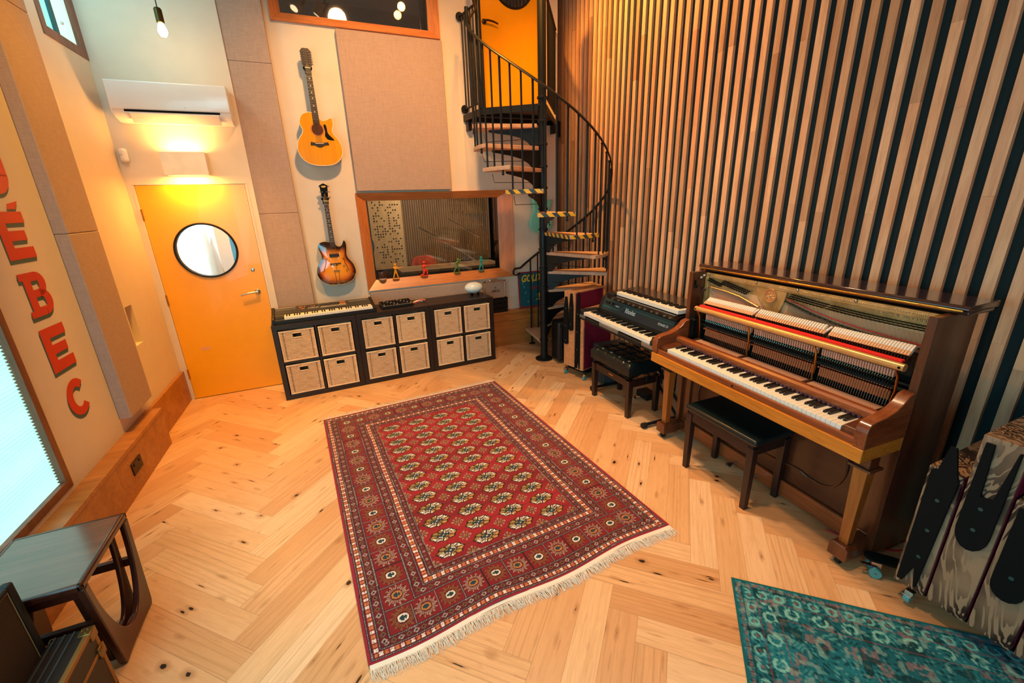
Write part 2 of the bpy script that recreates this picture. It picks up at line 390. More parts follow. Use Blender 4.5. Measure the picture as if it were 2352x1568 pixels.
# ---- rear wall, ceiling ----
b = MB(); b.box(-1.5, -6.75, 0, 4.2, -6.55, TOP); struct(b, 'wall_rear', M_wall)
b = MB(); b.box(-1.6, -6.8, TOP, 4.3, 3.4, TOP+.1); struct(b, 'ceiling', M_ceil)
# ---- skirtings ----
b = MB(); b.box(.0, 0, 0, .98, .026, .318); leftobj(struct(b, 'baseboard_left', M_base, bevel=.002))
b = MB(); b.box(.945, 0, 0, 6.9, .107, .300); b.box(.942, 0, .300, 6.9, .112, .328); o = leftobj(struct(b, 'trim_1', M_base, bevel=.002))
b = MB(); b.box(2.33, .497, 0, 3.455, .589, .335); b.box(2.33, .495, .337, 3.455, .589, .43); b.box(2.33, .49, .432, 3.455, .589, .470); struct(b, 'baseboard_back', M_basex, bevel=.002)
b = MB()
# ---- acoustic panels ----
def panel(name, label, boxes, left=False):
    t = thing(name, label, 'acoustic panel', LO if left else (0, 0, 0), RL if left else 0)
    for bx in boxes: m = MB(); m.box(*bx); m.build('fabric_board', M_fab, t, bevel=.006, seg=3)
    return t
G = .0012
panel('sound_absorber', 'tall beige fabric acoustic panel between the yellow door and the guitars', [(.005, .51, .80, .40, .588, 1.79), (.005, .51, 1.79+G, .40, .588, 3.10), (.005, .51, 3.10+G, .40, .588, 4.55)])
panel('sound_absorber', 'large beige fabric acoustic panel above the lower studio window', [(.995, .51, 1.985, 2.03, .588, 3.44)])
panel('sound_absorber', 'low beige fabric acoustic panel under the lower studio window', [(.99, .545, .70, 2.28, .588, .89)])
panel('sound_absorber', 'tall brown fabric acoustic panel on left wall beside the painted red letters', [(.935, .001, .435, 1.34, .072, 1.725), (.935, .001, 1.725+G, 1.34, .072, 3.02), (.935, .001, 3.02+G, 1.34, .072, 4.5)], left=True)

# ---- studio windows: splayed timber lining, glass, dim room behind ----
def studio_window(num, ox0, ox1, oz0, oz1, ix0, ix1, iz0, iz1, yo, yi, lab):
    w_ = bpy.data.objects.new('window_%d' % num, None); COL.objects.link(w_); w_['kind'] = 'structure'; w_.location = (0, 0, 0)
    O = [(ox0, oz0), (ox1, oz0), (ox1, oz1), (ox0, oz1)]; I = [(ix0, iz0), (ix1, iz0), (ix1, iz1), (ix0, iz1)]
    for k in range(4):
        j = (k+1) % 4; m = MB()
        a, c, d, e = O[k], O[j], I[j], I[k]
        def lip(p, q, t=.012):    # outer flat lip
            return (p[0]+(q[0]-p[0])*t/.08, p[1]+(q[1]-p[1])*t/.08)
        vs = [(a[0], yo, a[1]), (c[0], yo, c[1]), (d[0], yi, d[1]), (e[0], yi, e[1]), (a[0], yi+.02, a[1]), (c[0], yi+.02, c[1]), (d[0], yi+.02, d[1]), (e[0], yi+.02, e[1])]
        m.add(vs, [(0, 1, 2, 3), (4, 5, 6, 7), (0, 1, 5, 4), (1, 2, 6, 5), (2, 3, 7, 6), (3, 0, 4, 7)])
        m.build('lining_board', M_frame if k in (0, 2) else M_framez, w_, bevel=.0015)
    m = MB(); m.box(ix0-.01, yi+.012, iz0-.01, ix1+.01, yi+.018, iz1+.01); m.build('glass_pane', M_glass, w_)
    m = MB(); m.box(ix0-.01, yi+.16, iz0-.01, ix1+.01, yi+.166, iz1+.01); m.build('glass_pane', M_glass, w_)
    m = MB(); m.box(ix0-.03, yi+.021, iz0-.03, ix1+.03, yi+.16, iz0+.005); m.box(ix0-.03, yi+.021, iz0, ix0, yi+.16, iz1); m.box(ix1, yi+.021, iz0, ix1+.03, yi+.16, iz1); m.box(ix0-.03, yi+.021, iz1, ix1+.03, yi+.16, iz1+.03)
    m.build('cavity_lining', M_bmat, w_)
    return w_
studio_window(1, .975, 2.803, .9115, 1.967, 1.080, 2.630, 1.022, 1.886, .555, .62, '')
studio_window(2, .4555, 2.032, 3.467, 4.35, .545, 1.93, 3.55, 4.26, .555, .62, '')
# ---- lower yellow door ----
def door(num, x0, x1, z0, z1, yf, hinge_left=True, hx_=None, hz=None, pc=None, pr=.245, handle_dir=-1, hm=None, ox=0):
    d = bpy.data.objects.new('door_%d' % num, None); COL.objects.link(d); d['kind'] = 'structure'; d.location = (x0, yf, z0)
    w_ = x1-x0; h = z1-z0; cx, cz = pc[0]-x0, pc[1]-z0
    m = MB(); n = 48
    ring = [(cx+pr*math.cos(2*PI*k/n), cz+pr*math.sin(2*PI*k/n)) for k in range(n)]
    # leaf with a round hole: bridge ring to rectangle
    def edge(k):
        a = 2*PI*k/n; c, s_ = math.cos(a), math.sin(a); t = 1e9
        for (lim, comp) in ((w_-cx, c), (-cx, c), (h-cz, s_), (-cz, s_)):
            if abs(comp) > 1e-6 and lim/comp > 0: t = min(t, lim/comp)
        return (cx+c*t, cz+s_*t)
    out = [edge(k) for k in range(n)]
    for y, fl in ((0, 0), (.045, 1)):
        vs = [(p[0], y, p[1]) for p in ring]+[(p[0], y, p[1]) for p in out]
        m.add(vs, [(k, (k+1) % n, n+(k+1) % n, n+k) for k in range(n)])
        for cxx, czz in ((0, 0), (w_, 0), (w_, h), (0, h)):
            bk = sorted(range(n), key=lambda k: (out[k][0]-cxx)**2+(out[k][1]-czz)**2)
            # corner triangle between the two nearest rays on either side
            c1 = [k for k in range(n) if abs(out[k][0]-cxx) < 1e-6]; c2 = [k for k in range(n) if abs(out[k][1]-czz) < 1e-6]
            k1 = min(c1, key=lambda k: abs(out[k][1]-czz)); k2 = min(c2, key=lambda k: abs(out[k][0]-cxx))
            m.add([(out[k1][0], y, out[k1][1]), (cxx, y, czz), (out[k2][0], y, out[k2][1])], [(0, 1, 2)])
    m.add([(p[0], y, p[1]) for y in (0, .045) for p in ring], [(k, (k+1) % n, n+(k+1) % n, n+k) for k in range(n)])
    m.add([(0, 0, 0), (w_, 0, 0), (w_, .045, 0), (0, .045, 0), (0, 0, h), (w_, 0, h), (w_, .045, h), (0, .045, h)], [(0, 1, 2, 3), (4, 5, 6, 7), (0, 3, 7, 4), (1, 2, 6, 5)])
    m.build('door_leaf', M_door, d)
    m = MB(); m.lathe([(pr-.004, -.012), (pr+.008, -.016), (pr+.014, -.006), (pr+.014, .0), (pr-.004, .0)], 64, (cx, 0, cz), 'y', closed=True); m.lathe([(pr-.004, 0), (pr, 0), (pr, .05), (pr-.004, .05)], 64, (cx, 0, cz), 'y', closed=True)
    m.build('porthole_rim', M_black, d, smooth=True)
    m = MB(); m.lathe([(.0001, .02), (pr-.004, .02), (pr-.004, .026), (.0001, .026)], 48, (cx, 0, cz), 'y'); m.build('porthole_glass', M_glass, d)
    # lever handle
    hx0, hz0 = hx_-x0, hz-z0
    m = MB(); m.lathe([(.026, 0), (.026, -.008), (.020, -.012), (.011, -.014), (.011, -.045), (.0001, -.046)], 24, (hx0, 0, hz0), 'y')
    pts = [(hx0, -.044, hz0), (hx0+handle_dir*.03, -.05, hz0+.002), (hx0+handle_dir*.09, -.05, hz0-.004), (hx0+handle_dir*.145, -.048, hz0-.02)]
    m.tube(pts, [.011, .010, .009, .008], 12); m.build('door_handle', hm or M_steel, d, smooth=True)
    # frame
    m = MB(); fw = .022
    m.box(-fw, -.004, 0, -.003, .09, h+.0); m.box(w_+.003, -.004, 0, w_+fw, .09, h); m.box(-fw, -.004, h+.003, w_+fw, .09, h+.018)
    m.build('door_frame', hm and M_door or M_wall, d)
    for z in (.22, h/2-.05, h-.3):
        m = MB(); m.box(-.008, -.006, z, .006, .0, z+.10); m.cyl((-.003, -.008, z), (-.003, -.008, z+.10), .005, 10); m.build('hinge', M_brass if not hm else M_black, d)
    return d
d1 = door(1, -.860, -.020, .006, 2.068, .502, hx_=-.105, hz=1.04, pc=(-.45, 1.475))
m = MB(); m.lathe([(.018, 0), (.018, -.004), (.012, -.006), (.0001, -.006)], 20, (.755, 0, 1.255), 'y'); m.build('door_lock', M_steel, d1, smooth=True)
m = MB(); m.box(.155, -.001, .495, .235, .0, .53); m.build('name_plate', plain('peach_label', '#e8a060', .5), d1)
d2 = door(2, 2.50, 3.29, 2.85, 4.55, .60, hx_=2.545, hz=3.69, pc=(2.90, 4.09), pr=.235, handle_dir=1, hm=plain('dark_bronze', '#4a3a24', .35, .8))
b = MB(); b.box(-.88, .503, -.003, .0, .6, .006); o = struct(b, 'trim_2', M_bmat)

# ---- left windows ----
def left_window(num, s0, s1, z0, z1, fr, mullion=None, blind=False):
    w_ = bpy.data.objects.new('window_%d' % num, None); COL.objects.link(w_); w_['kind'] = 'structure'; leftobj(w_)
    m = MB(); D = .006
    m.box(s0-.02, -.10, z0-.02, s0+fr, D, z1+.02); m.box(s1-fr, -.10, z0-.02, s1+.02, D, z1+.02); m.box(s0+fr, -.10, z0-.02, s1-fr, D, z0+fr); m.box(s0+fr, -.10, z1-fr, s1-fr, D, z1+.02)
    m.build('window_frame', wood('mahogany_window_frame_%d' % num, '#6e3f26', '#94593a', 2, 12, 4, .4), w_, bevel=.002)
    if blind:
        n = NT('teal_daylit_blind'); tc = n.coord((1, 1, 1)); wv = n.n('ShaderNodeTexWave', wave_type='BANDS', bands_direction='Z'); n.l(tc, wv.inputs[0]); wv.inputs['Scale'].default_value = 15
        r = n.ramp(wv.outputs[0], [(0, (.46, .92, .83)), (1, (.58, .98, .89))]); n.b.inputs['Base Color'].default_value = (.25, .45, .42, 1); n.l(r.outputs[0], n.b.inputs['Emission Color']); n.b.inputs['Emission Strength'].default_value = .92; n.b.inputs['Roughness'].default_value = .8
        m = MB(); N = int((z1-z0-2*fr)/.019)
        zz = z0+fr+.002; a = s0+fr+.003; c = s1-fr-.003
        prof = []
        for k in range(N+1): prof += [(-.020, zz+k*.019), (-.034, zz+k*.019+.0095)]
        vs = [(x, p[0], p[1]) for x in (a, c) for p in prof]; k = len(prof)
        m.add(vs, [(i, i+1, k+i+1, k+i) for i in range(k-1)])
        vs = [(x, p[0]-.02 if i % 2 == 0 else p[0]+.0, p[1]) for x in (a,) for i, p in enumerate(prof)]
        m.build('pleated_blind', n.m, w_)
        m = MB(); m.box(s0, -.14, z0, s1, -.12, z1); m.build('window_pane', emis('bright_sky_pane', (.45, .95, .97), 1.2), w_)
    else:
        m = MB(); m.box(s0+fr, -.030, z0+fr, s0+fr+.27, -.025, z1-fr); m.build('window_pane', emis('pale_teal_pane', (.55, .84, .78), .85), w_)
        m = MB(); m.box(s0+fr+.27, -.05, z0+fr, s0+fr+.325, -.012, z1-fr); m.build('window_mullion', plain('teal_grey_mullion', '#2d656e', .5), w_)
        m = MB(); m.box(s0+fr+.325, -.030, z0+fr, s1-fr, -.025, z1-fr); m.build('window_pane', emis('teal_sky_pane', (.28, .78, .74), .8), w_)
        m = MB(); m.sph((s0+fr+.17, -.018, z0+.16), .012, 12, 8); m.build('window_catch', M_white, w_)
    return w_
left_window(3, 2.05, 3.31, .375, 2.26, .028, blind=True)
left_window(4, .018, .598, 3.03, 4.12, .045)
# rear daylight window (behind the camera)
w5 = bpy.data.objects.new('window_5', None); COL.objects.link(w5); w5['kind'] = 'structure'; w5.location = (-.25, -6.54, .6); w5.scale = (.6, 1, .85)
b = MB(); b.box(-1.5, 0, 0, 1.5, .004, 2.4); b.build('window_pane', emis('daylit_window_pane', (.55, .85, 1.0), .5), w5)
b = MB(); b.box(-1.56, 0, -.06, -1.5, .05, 2.46); b.box(1.5, 0, -.06, 1.56, .05, 2.46); b.box(-.03, 0, 0, .03, .04, 2.4); b.box(-1.5, 0, -.06, 1.5, .05, 0); b.box(-1.5, 0, 2.4, 1.5, .05, 2.46); b.build('window_frame', M_framez, w5)

# added lit corridor behind the lower door porthole, imitating reflections in its glass
b = MB(); b.box(-1.25, 1.9, 0, .35, 2.0, 2.6); b.box(-1.3, .85, 0, -1.2, 2.0, 2.6); b.box(-1.3, .85, 2.5, .0, 2.0, 2.6); struct(b, 'wall_corridor', plain('corridor_white_paint', '#e8e2da', .7))
b = MB(); b.box(-.60, 1.88, .0, -.18, 1.895, 2.3); b.build('porthole_reflection_strip', M_door)['kind'] = 'structure'  # yellow strip standing in for a reflection in the porthole
b = MB(); b.box(-1.0, 1.86, .3, -.74, 1.90, 2.1); o = b.build('window_6', emis('porthole_reflection_glow', (.75, .98, 1.0), 1.7)); o['kind'] = 'structure'  # added glowing pane for the white reflection in the porthole, no real window
lamp('porthole_fill_light', 'AREA', (-.5, 1.3, 2.4), (1, .93, .80), 22, (-.5, 1.4, 0), .5, .5)  # added fill light that brightens the view through the porthole
# ================================================================== LEFT WALL THINGS
M_red = plain('signwriter_red', '#d2371a', .5, var=.03); M_shadow = plain('signwriter_teal_shadow', '#45605a', .6, var=.03)
def letter(ch, z0, z1, s0=1.58, s1=1.815, polys=None, lab=''):
    # local x runs right-to-left as seen from the room, so mirror: X = s1 - (glyph x)
    H = z1-z0; Wd = s1-s0
    t = thing('painted_letter', lab, 'wall lettering', LO, RL, 'painted letters running down the left wall')
    def put(dx, dz, y0, y1, mat, nm):
        m = MB()
        for p in polys: m.prism([(s1-x*Wd+dx, z0+z*H+dz) for x, z in p], y0, y1, 'xz')
        return m.build(nm, mat, t)
    put(.010, -.022, .0004, .0010, M_shadow, 'drop_shadow'); put(.005, -.011, .0004, .0012, M_shadow, 'drop_shadow')
    put(0, 0, .0012, .0024, M_red, 'letter_face')
def ringpoly(cx, cy, rx, ry, tx_, tz_, a0, a1, n=20):
    out = []
    A = [math.radians(a0+(a1-a0)*i/n) for i in range(n+1)]
    for i in range(n):
        q = [(cx+rx*math.cos(A[i]), cy+ry*math.sin(A[i])), (cx+rx*math.cos(A[i+1]), cy+ry*math.sin(A[i+1])), (cx+(rx-tx_)*math.cos(A[i+1]), cy+(ry-tz_)*math.sin(A[i+1])), (cx+(rx-tx_)*math.cos(A[i]), cy+(ry-tz_)*math.sin(A[i]))]
        out.append(q)
    return out
def R(x0, z0, x1, z1): return [(x0, z0), (x1, z0), (x1, z1), (x0, z1)]
Ep = [R(.0, 0, .30, 1), R(.30, 0, 1, .24), R(.30, .76, 1, 1), R(.30, .39, .88, .60)]
Bp = [R(.12, .0, .38, 1), R(0, .0, .12, .15), R(0, .85, .12, 1), R(.38, 0, .62, .2), R(.38, .80, .60, 1), R(.38, .43, .60, .60)]+ringpoly(.60, .30, .36, .30, .26, .17, -90, 90)+ringpoly(.58, .72, .34, .28, .26, .17, -90, 90)
Cp = ringpoly(.5, .5, .5, .5, .27, .22, 42, 318, 30)
Up = [R(0, .35, .28, 1), R(.72, .35, 1, 1)]+ringpoly(.5, .38, .5, .38, .28, .2, 180, 360, 16)
Qp = ringpoly(.5, .5, .5, .5, .26, .2, 0, 360, 32)+[[(.5, .25), (.62, .34), (1.0, .02), (.88, -.06)]]
letter('C', .655, .885, s0=1.575, s1=1.80, polys=Cp, lab='red painted letter C with teal shadow, lowest on the left wall')
letter('E', .965, 1.225, polys=Ep, lab='red painted letter E with teal shadow, just above the C')
letter('B', 1.295, 1.54, s0=1.575, polys=Bp, lab='red painted letter B with teal shadow between two letters E')
letter('E', 1.615, 1.865, polys=Ep+[[(.55, 1.05), (.85, 1.05), (1.0, 1.22), (.62, 1.16)]], lab='red painted letter E with an accent, just above the B')
letter('U', 1.955, 2.22, polys=Up, lab='red painted letter U cut by the left edge of the photo')
letter('Q', 2.30, 2.55, polys=Qp, lab='red painted letter Q, topmost on the left wall')
# socket on the boxed skirting
t = thing('wall_socket', 'dark metal double socket on the boxed oak skirting by the side table', 'socket', LO, RL)
m = MB(); m.box(1.495, .108, .128, 1.645, .114, .216); m.build('face_plate', plain('dark_bronze_plate', '#2a1f1a', .4, .6), t, bevel=.002)
for s_ in (1.53, 1.61):
    m = MB(); m.box(s_-.008, .114, .185, s_+.008, .118, .2); m.build('rocker_switch', M_blackp, t)
# niche switch plates
t = thing('light_switch', 'white light switches inside the narrow wall niche beside the acoustic panel', 'light switch', LO, RL)
m = MB(); m.box(.625, -.05, .83, .70, -.042, .98); m.build('face_plate', M_white, t, bevel=.002)
for z in (.86, .91, .95): m = MB(); m.box(.65, -.042, z-.012, .675, -.037, z+.012); m.build('rocker_switch', M_white, t)
# corner motion sensor
t = thing('motion_sensor', 'small rounded white motion sensor in the corner left of the wall lamp', 'motion sensor', (-.865, .49, 2.31), math.radians(-38))
m = MB(); m.box(-.033, -.028, -.055, .033, .02, .055); m.build('sensor_housing', M_white, t, bevel=.022, seg=5, smooth=True)
m = MB(); m.box(-.016, -.0295, .0, .016, -.027, .003); m.build('indicator_slot', M_steel, t)
# ================================================================== DOOR WALL THINGS
M_ac = plain('glossy_white_plastic', '#f2eee8', .22, var=.01, coat=.3)
t = thing('air_conditioner', 'white wall-mounted air conditioner above the yellow door', 'air conditioner', (-.395, .50, 2.56))
m = MB(); prof = [(0, .0), (-.10, -.005), (-.185, .02), (-.215, .055), (-.225, .10), (-.222, .27), (-.205, .287), (0, .29)]
m.prism(prof, -.415, .415, 'yz'); m.build('casing', M_ac, t, bevel=.012, seg=4, smooth=True)
m = MB(); m.prism([(-.226, .075), (-.232, .085), (-.230, .275), (-.222, .284), (-.218, .275), (-.220, .08)], -.41, .41, 'yz'); m.build('front_panel', M_ac, t, bevel=.003, smooth=True)
m = MB(); m.prism([(-.212, .052), (-.224, .074), (-.18, .066), (-.16, .04)], -.33, .33, 'yz'); m.build('outlet_slot', M_bmat, t)
m = MB(); m.prism([(-.226, .048), (-.218, .056), (-.155, -.012), (-.162, -.018)], -.30, .32, 'yz'); m.build('louvre_flap', plain('louvre_white', '#e9dfd6', .35), t, bevel=.002)
for x in (-.2, -.1, 0, .1, .2): m = MB(); m.box(x, -.215, .05, x+.003, -.17, .07); m.build('vane', M_white, t)
tx('maker_badge', '~', M_steel, t, .03, (.09, -.2325, .10), (PI/2, 0, 0))
t = thing('wall_lamp', 'white plaster up-and-down wall lamp glowing above the yellow door', 'wall lamp', (-.43, .50, 2.24))
M_plaster = plain('plaster_white', '#efe6d8', .6)
m = MB(); m.box(-.165, -.115, -.095, .165, -.100, .095); m.box(-.165, -.10, -.095, -.150, 0, .095); m.box(.150, -.10, -.095, .165, 0, .095); m.box(-.15, -.012, -.095, .15, 0, .095); m.build('lamp_shade', M_plaster, t, bevel=.003)
m = MB(); m.box(-.13, -.085, -.03, .13, -.03, .03); m.build('lamp_tube', emis('warm_lamp_glow', (1, .62, .22), 22), t, bevel=.02)
# pendant bulb
t = thing('pendant_bulb', 'glowing bare pendant bulb with brass holder above the air conditioner', 'pendant lamp', (-.30, .10, 3.16))
m = MB(); m.lathe([(.0001, -.045), (.018, -.040), (.030, -.018), (.031, 0), (.022, .03), (.015, .05), (.0001, .052)], 24); m.build('bulb', emis('bulb_glow', (1, .70, .38), 60), t, smooth=True)
m = MB(); m.lathe([(.020, .045), (.026, .05), (.026, .135), (.020, .145), (.006, .15), (.0001, .15)], 24); m.build('bulb_holder', plain('dark_aged_brass', '#5b4524', .35, .9), t, smooth=True)
m = MB(); m.cyl((0, 0, .15), (0, 0, 1.44), .0035, 8); m.build('cord', M_bmat, t)
lamp('pendant_bulb_light', 'POINT', (-.30, .02, 3.14), (1, .72, .42), 1.3, radius=.05)
# ceiling spotlight pair seen mirrored in the upper window
for i, (x, z, lab) in enumerate(((.74, 4.20, 'left one of the pair of square ceiling spotlights'), (1.0, 4.17, 'right one of the pair of square ceiling spotlights'))):
    t = thing('ceiling_spotlight', lab, 'spotlight', (x, -1.0, z), .3, 'square ceiling spotlights', rot=(.6, .3, .5+i))
    m = MB(); m.box(-.06, -.06, -.06, .06, .06, .09); m.build('lamp_head', M_plaster, t, bevel=.004)
    m = MB(); m.cyl((0, 0, -.062), (0, 0, -.058), .045, 24); m.build('lens', emis('spot_lens_%d' % i, (1, .72, .40), 12), t)
    m = MB(); m.cyl((0, 0, .09), (0, 0, .42), .012, 10); m.build('stem', M_black, t)
# ================================================================== CABINETS + BASKETS
CA = .0383
def cabw(x, y, z): return (x*math.cos(CA)-y*math.sin(CA), x*math.sin(CA)+y*math.cos(CA), z)
M_cab = wood('black_brown_laminate', '#17110f', '#241a16', 0, 16, 3, .42, pore=.15)
M_wick = NT('woven_wicker')
def _wick():
    n = M_wick; a = n.noise(n.coord((2, 2, 18)), 6, 4, .5); o = n.n('ShaderNodeObjectInfo')
    r = n.ramp(a, [(.25, hx('#dcae80')), (.5, hx('#f4d0a6')), (.8, hx('#fbe2c2'))]); r2 = n.ramp(o.outputs['Random'], [(0, (.90, .86, .84)), (1, (1.04, 1.02, .98))])
    n.l(n.mix(r.outputs[0], r2.outputs[0], 1.0, 'MULTIPLY'), n.b.inputs['Base Color']); n.b.inputs['Roughness'].default_value = .6; n.bump(a, .2)
_wick()
def make_cabinet(label):
    t = thing('storage_cabinet', label, 'shelf unit', (0, 0, 0), CA, 'black shelf units along the back wall')
    S, D, o_, i_ = .770, .385, .046, .018; Hh = .776
    g = .0015
    for nm, bx in (('side_panel', (g, .0, .046, o_, D, Hh-.046)), ('side_panel', (S-o_, .0, .046, S-g, D, Hh-.046)), ('top_panel', (g, 0, Hh-.046, S-g, D, Hh)), ('base_panel', (g, 0, 0, S-g, D, .046)),
                   ('divider', (S/2-i_/2, .004, .046, S/2+i_/2, D-.01, Hh-.046)), ('shelf', (o_, .005, Hh/2-i_/2, S/2-i_/2, D-.01, Hh/2+i_/2)), ('shelf', (S/2+i_/2, .005, Hh/2-i_/2, S-o_, D-.01, Hh/2+i_/2)),
                   ('back_panel', (o_, D-.01, .046, S-o_, D-.004, Hh-.046))):
        m = MB(); m.box(*bx); m.build(nm, M_cab, t, bevel=.0015)
    return t
labs = ['black shelf unit at left, under the synthesizer keyboard', 'black shelf unit in the middle of the row of three', 'black shelf unit at right, under the white oval lamp']
c0 = make_cabinet(labs[0]); cabs = [c0]
for k in (1, 2): c = dup(c0); c['label'] = labs[k]; cabs.append(c)
for k, c in enumerate(cabs): c.location = cabw(.770*k, 0, 0)
def make_basket():
    t = thing('wicker_basket', '', 'basket', (0, 0, 0), CA, 'wicker baskets in the black shelf units')
    Wb, Hb, Db = .315, .314, .33
    x0, x1 = -Wb/2, Wb/2
    # woven front: wavy weavers over uprights, with a hole for the hand
    m = MB(); NR, pr = 40, (Hb-.03)/40; up = 20; px = (Wb-.03)/up; sub = 4
    hx0, hx1, hz0, hz1 = -.038, .038, .238, .283
    for r in range(NR):
        z = .015+r*pr; cols = []
        for k in range(up*sub+1):
            x = x0+.015+k*px/sub; y = -.0035*math.cos(PI*k/sub+(PI if r % 2 else 0))
            cols.append((x, y))
        inn = None
        run = []
        def flush(run):
            if len(run) < 2: return
            k = len(run); vs = []
            for (x, y) in run: vs += [(x, y-.0018, z+pr*.5), (x, y-.0032, z+pr*.28), (x, y-.0032, z+pr*.72), (x, y, z), (x, y, z+pr)]
            fs = []
            for i in range(k-1):
                a, c = i*5, (i+1)*5; fs += [(a+3, c+3, c+1, a+1), (a+1, c+1, c+2, a+2), (a+2, c+2, c+4, a+4)]
            m.add(vs, fs)
        for (x, y) in cols:
            hole = hz0-pr < z < hz1 and hx0 < x < hx1
            gap = abs(x) > Wb/2-.040 and abs(x) < Wb/2-.030 and r % 2
            if hole or gap: flush(run); run = []
            else: run.append((x, y))
        flush(run)
    m.build('woven_front', M_wick.m, t)
    m = MB(); r_ = .008
    m.tube([(x0+r_, 0, r_), (x0+r_, 0, Hb-r_)], r_, 8); m.tube([(x1-r_, 0, r_), (x1-r_, 0, Hb-r_)], r_, 8); m.tube([(x0, 0, Hb-r_), (x1, 0, Hb-r_)], r_*1.15, 8); m.tube([(x0, 0, r_), (x1, 0, r_)], r_, 8)
    m.tube([(x0+r_, 0, Hb-r_), (x0+r_, Db-.01, Hb-r_), (x1-r_, Db-.01, Hb-r_), (x1-r_, 0, Hb-r_)], r_, 8)
    m.build('rim', M_wick.m, t, smooth=True)
    m = MB(); m.tube([(hx0, -.003, hz1), (hx0, -.003, hz0), (hx1, -.003, hz0), (hx1, -.003, hz1)], .0055, 8, closed=True); m.build('handle_rim', M_wick.m, t, smooth=True)
    m = MB(); m.box(x0+.004, .004, .004, x0+.008, Db-.01, Hb-.01); m.box(x1-.008, .004, .004, x1-.004, Db-.01, Hb-.01); m.box(x0+.004, Db-.014, .004, x1-.004, Db-.01, Hb-.01); m.box(x0+.004, .004, .002, x1-.004, Db-.01, .006)
    m.build('body', M_wick.m, t)
    m = MB(); m.box(x0+.01, .008, .01, hx0-.006, .010, Hb-.02); m.box(hx1+.006, .008, .01, x1-.01, .010, Hb-.02); m.box(hx0-.006, .008, .01, hx1+.006, .010, hz0-.006)
    m.build('lining', plain('dark_basket_inside', '#3a281a', .9), t)
    return t
bk0 = make_basket(); first = True
for k in range(3):
    for r in (0, 1):
        for cc in (0, 1):
            if first: bk = bk0; first = False
            else: bk = dup(bk0)
            lx = .770*k+(.046+.330/2 if cc == 0 else .770-.046-.330/2); lz = .0465 if r == 0 else .3975
            jx = (rng.random()-.5)*.006
            bk.location = cabw(lx+jx, .012+rng.random()*.006, lz)
            bk['label'] = 'wicker basket, %s %s in the %s black shelf unit' % (('lower', 'upper')[r], ('left', 'right')[cc], ('left', 'middle', 'right')[k])
# ---- synthesizer on the left cabinet ----
def frame(name, label, cat, loc, rz, group=None): return thing(name, label, cat, loc, rz, group)
def keyset(t, n_white, wkey, x0, y0, z0, lw_, lb, start=0, axis=1, zf=.02, hb=.011, dark=True, namew='white_key', nameb='black_key', rev=False):
    """white keys run along local x from x0, key fronts at y0, backs at y0+lw_; key top z0. start = index in C-major scale of first key"""
    m = MB(); W = wkey; m.box(.0005, 0, -zf, W-.0005, lw_, 0); base = m.build(namew, M_keyw, t, bevel=.0008, seg=1); ws = [base]
    for k in range(1, n_white): o = base.copy(); COL.objects.link(o); ws.append(o)
    for k, o in enumerate(ws): o.parent = t; o.location = (x0+k*W, y0, z0)
    m = MB(); bw = W*.56
    m.hexa([(-bw/2, 0, -.004), (bw/2, 0, -.004), (bw/2, lb, -.004), (-bw/2, lb, -.004), (-bw/2*.8, .006, hb), (bw/2*.8, .006, hb), (bw/2*.8, lb, hb), (-bw/2*.8, lb, hb)])
    bb = m.build(nameb, M_keyb, t, bevel=.001, seg=1); cnt = 0
    for k in range(n_white-1):
        if (start+k) % 7 in (2, 6): continue
        o = bb if cnt == 0 else bb.copy()
        if cnt: COL.objects.link(o)
        o.parent = t; o.location = (x0+(k+1)*W, y0+lw_-lb, z0); cnt += 1
t = frame('synthesizer', 'grey vintage synthesizer keyboard lying on the left black shelf unit', 'synthesizer', cabw(.015, .035, .7775), CA)
M_syn = plain('dark_grey_synth_panel', '#3a3733', .45); M_syne = plain('black_synth_end_cheek', '#15110f', .5)
m = MB(); m.prism([(.0, 0), (.0, .035), (.02, .045), (.12, .045), (.135, .062), (.30, .095), (.315, .09), (.315, 0)], .028, .947, 'yz'); m.build('body', M_syne, t, bevel=.002)
for x in (0, .947): m = MB(); m.prism([(-.004, 0), (-.004, .05), (.02, .062), (.13, .07), (.31, .105), (.322, .10), (.322, 0)], x, x+.028, 'yz'); m.build('end_cheek', M_syne, t, bevel=.003)
m = MB(); m.hexa([(.03, .140, .061), (.945, .140, .061), (.945, .300, .093), (.03, .300, .093), (.03, .139, .0655), (.945, .139, .0655), (.945, .298, .0975), (.03, .298, .0975)]); m.build('control_panel', M_syn, t)
M_syl = plain('grey_light_panel', '#8a8378', .4); M_or = plain('orange_button', '#e08040', .5)
def onp(x, y): return (x, y, .0655+(y-.139)*.2013+.0015)
for (a, c, y0, y1, mt) in ((.04, .22, .27, .285, M_syl), (.04, .22, .235, .24, M_syl), (.25, .31, .25, .262, M_or), (.25, .30, .21, .218, M_or), (.33, .44, .20, .225, M_syl), (.45, .70, .185, .215, M_syl), (.64, .70, .265, .275, M_or), (.64, .70, .225, .235, M_or), (.73, .925, .255, .264, M_syl), (.36, .40, .25, .26, M_or)):
    m = MB(); za = .0655+(y0-.139)*.2013; zb = .0655+(y1-.139)*.2013
    m.hexa([(a, y0, za), (c, y0, za), (c, y1, zb), (a, y1, zb), (a, y0, za+.003), (c, y0, za+.003), (c, y1, zb+.003), (a, y1, zb+.003)]); m.build('button_bank', mt, t)
for k in range(22):
    x = .26+k*.0175; p = onp(x, .215+.05*((k*7) % 5)/5); m = MB(); m.box(p[0]-.003, p[1]-.008, p[2]-.002, p[0]+.003, p[1]+.008, p[2]+.010); m.build('slider', M_blackp, t)
keyset(t, 36, .0230, .112, .004, .060, .130, .085, zf=.03)
m = MB(); m.box(.035, .02, .045, .10, .12, .052); m.build('bender_plate', M_blackp, t)
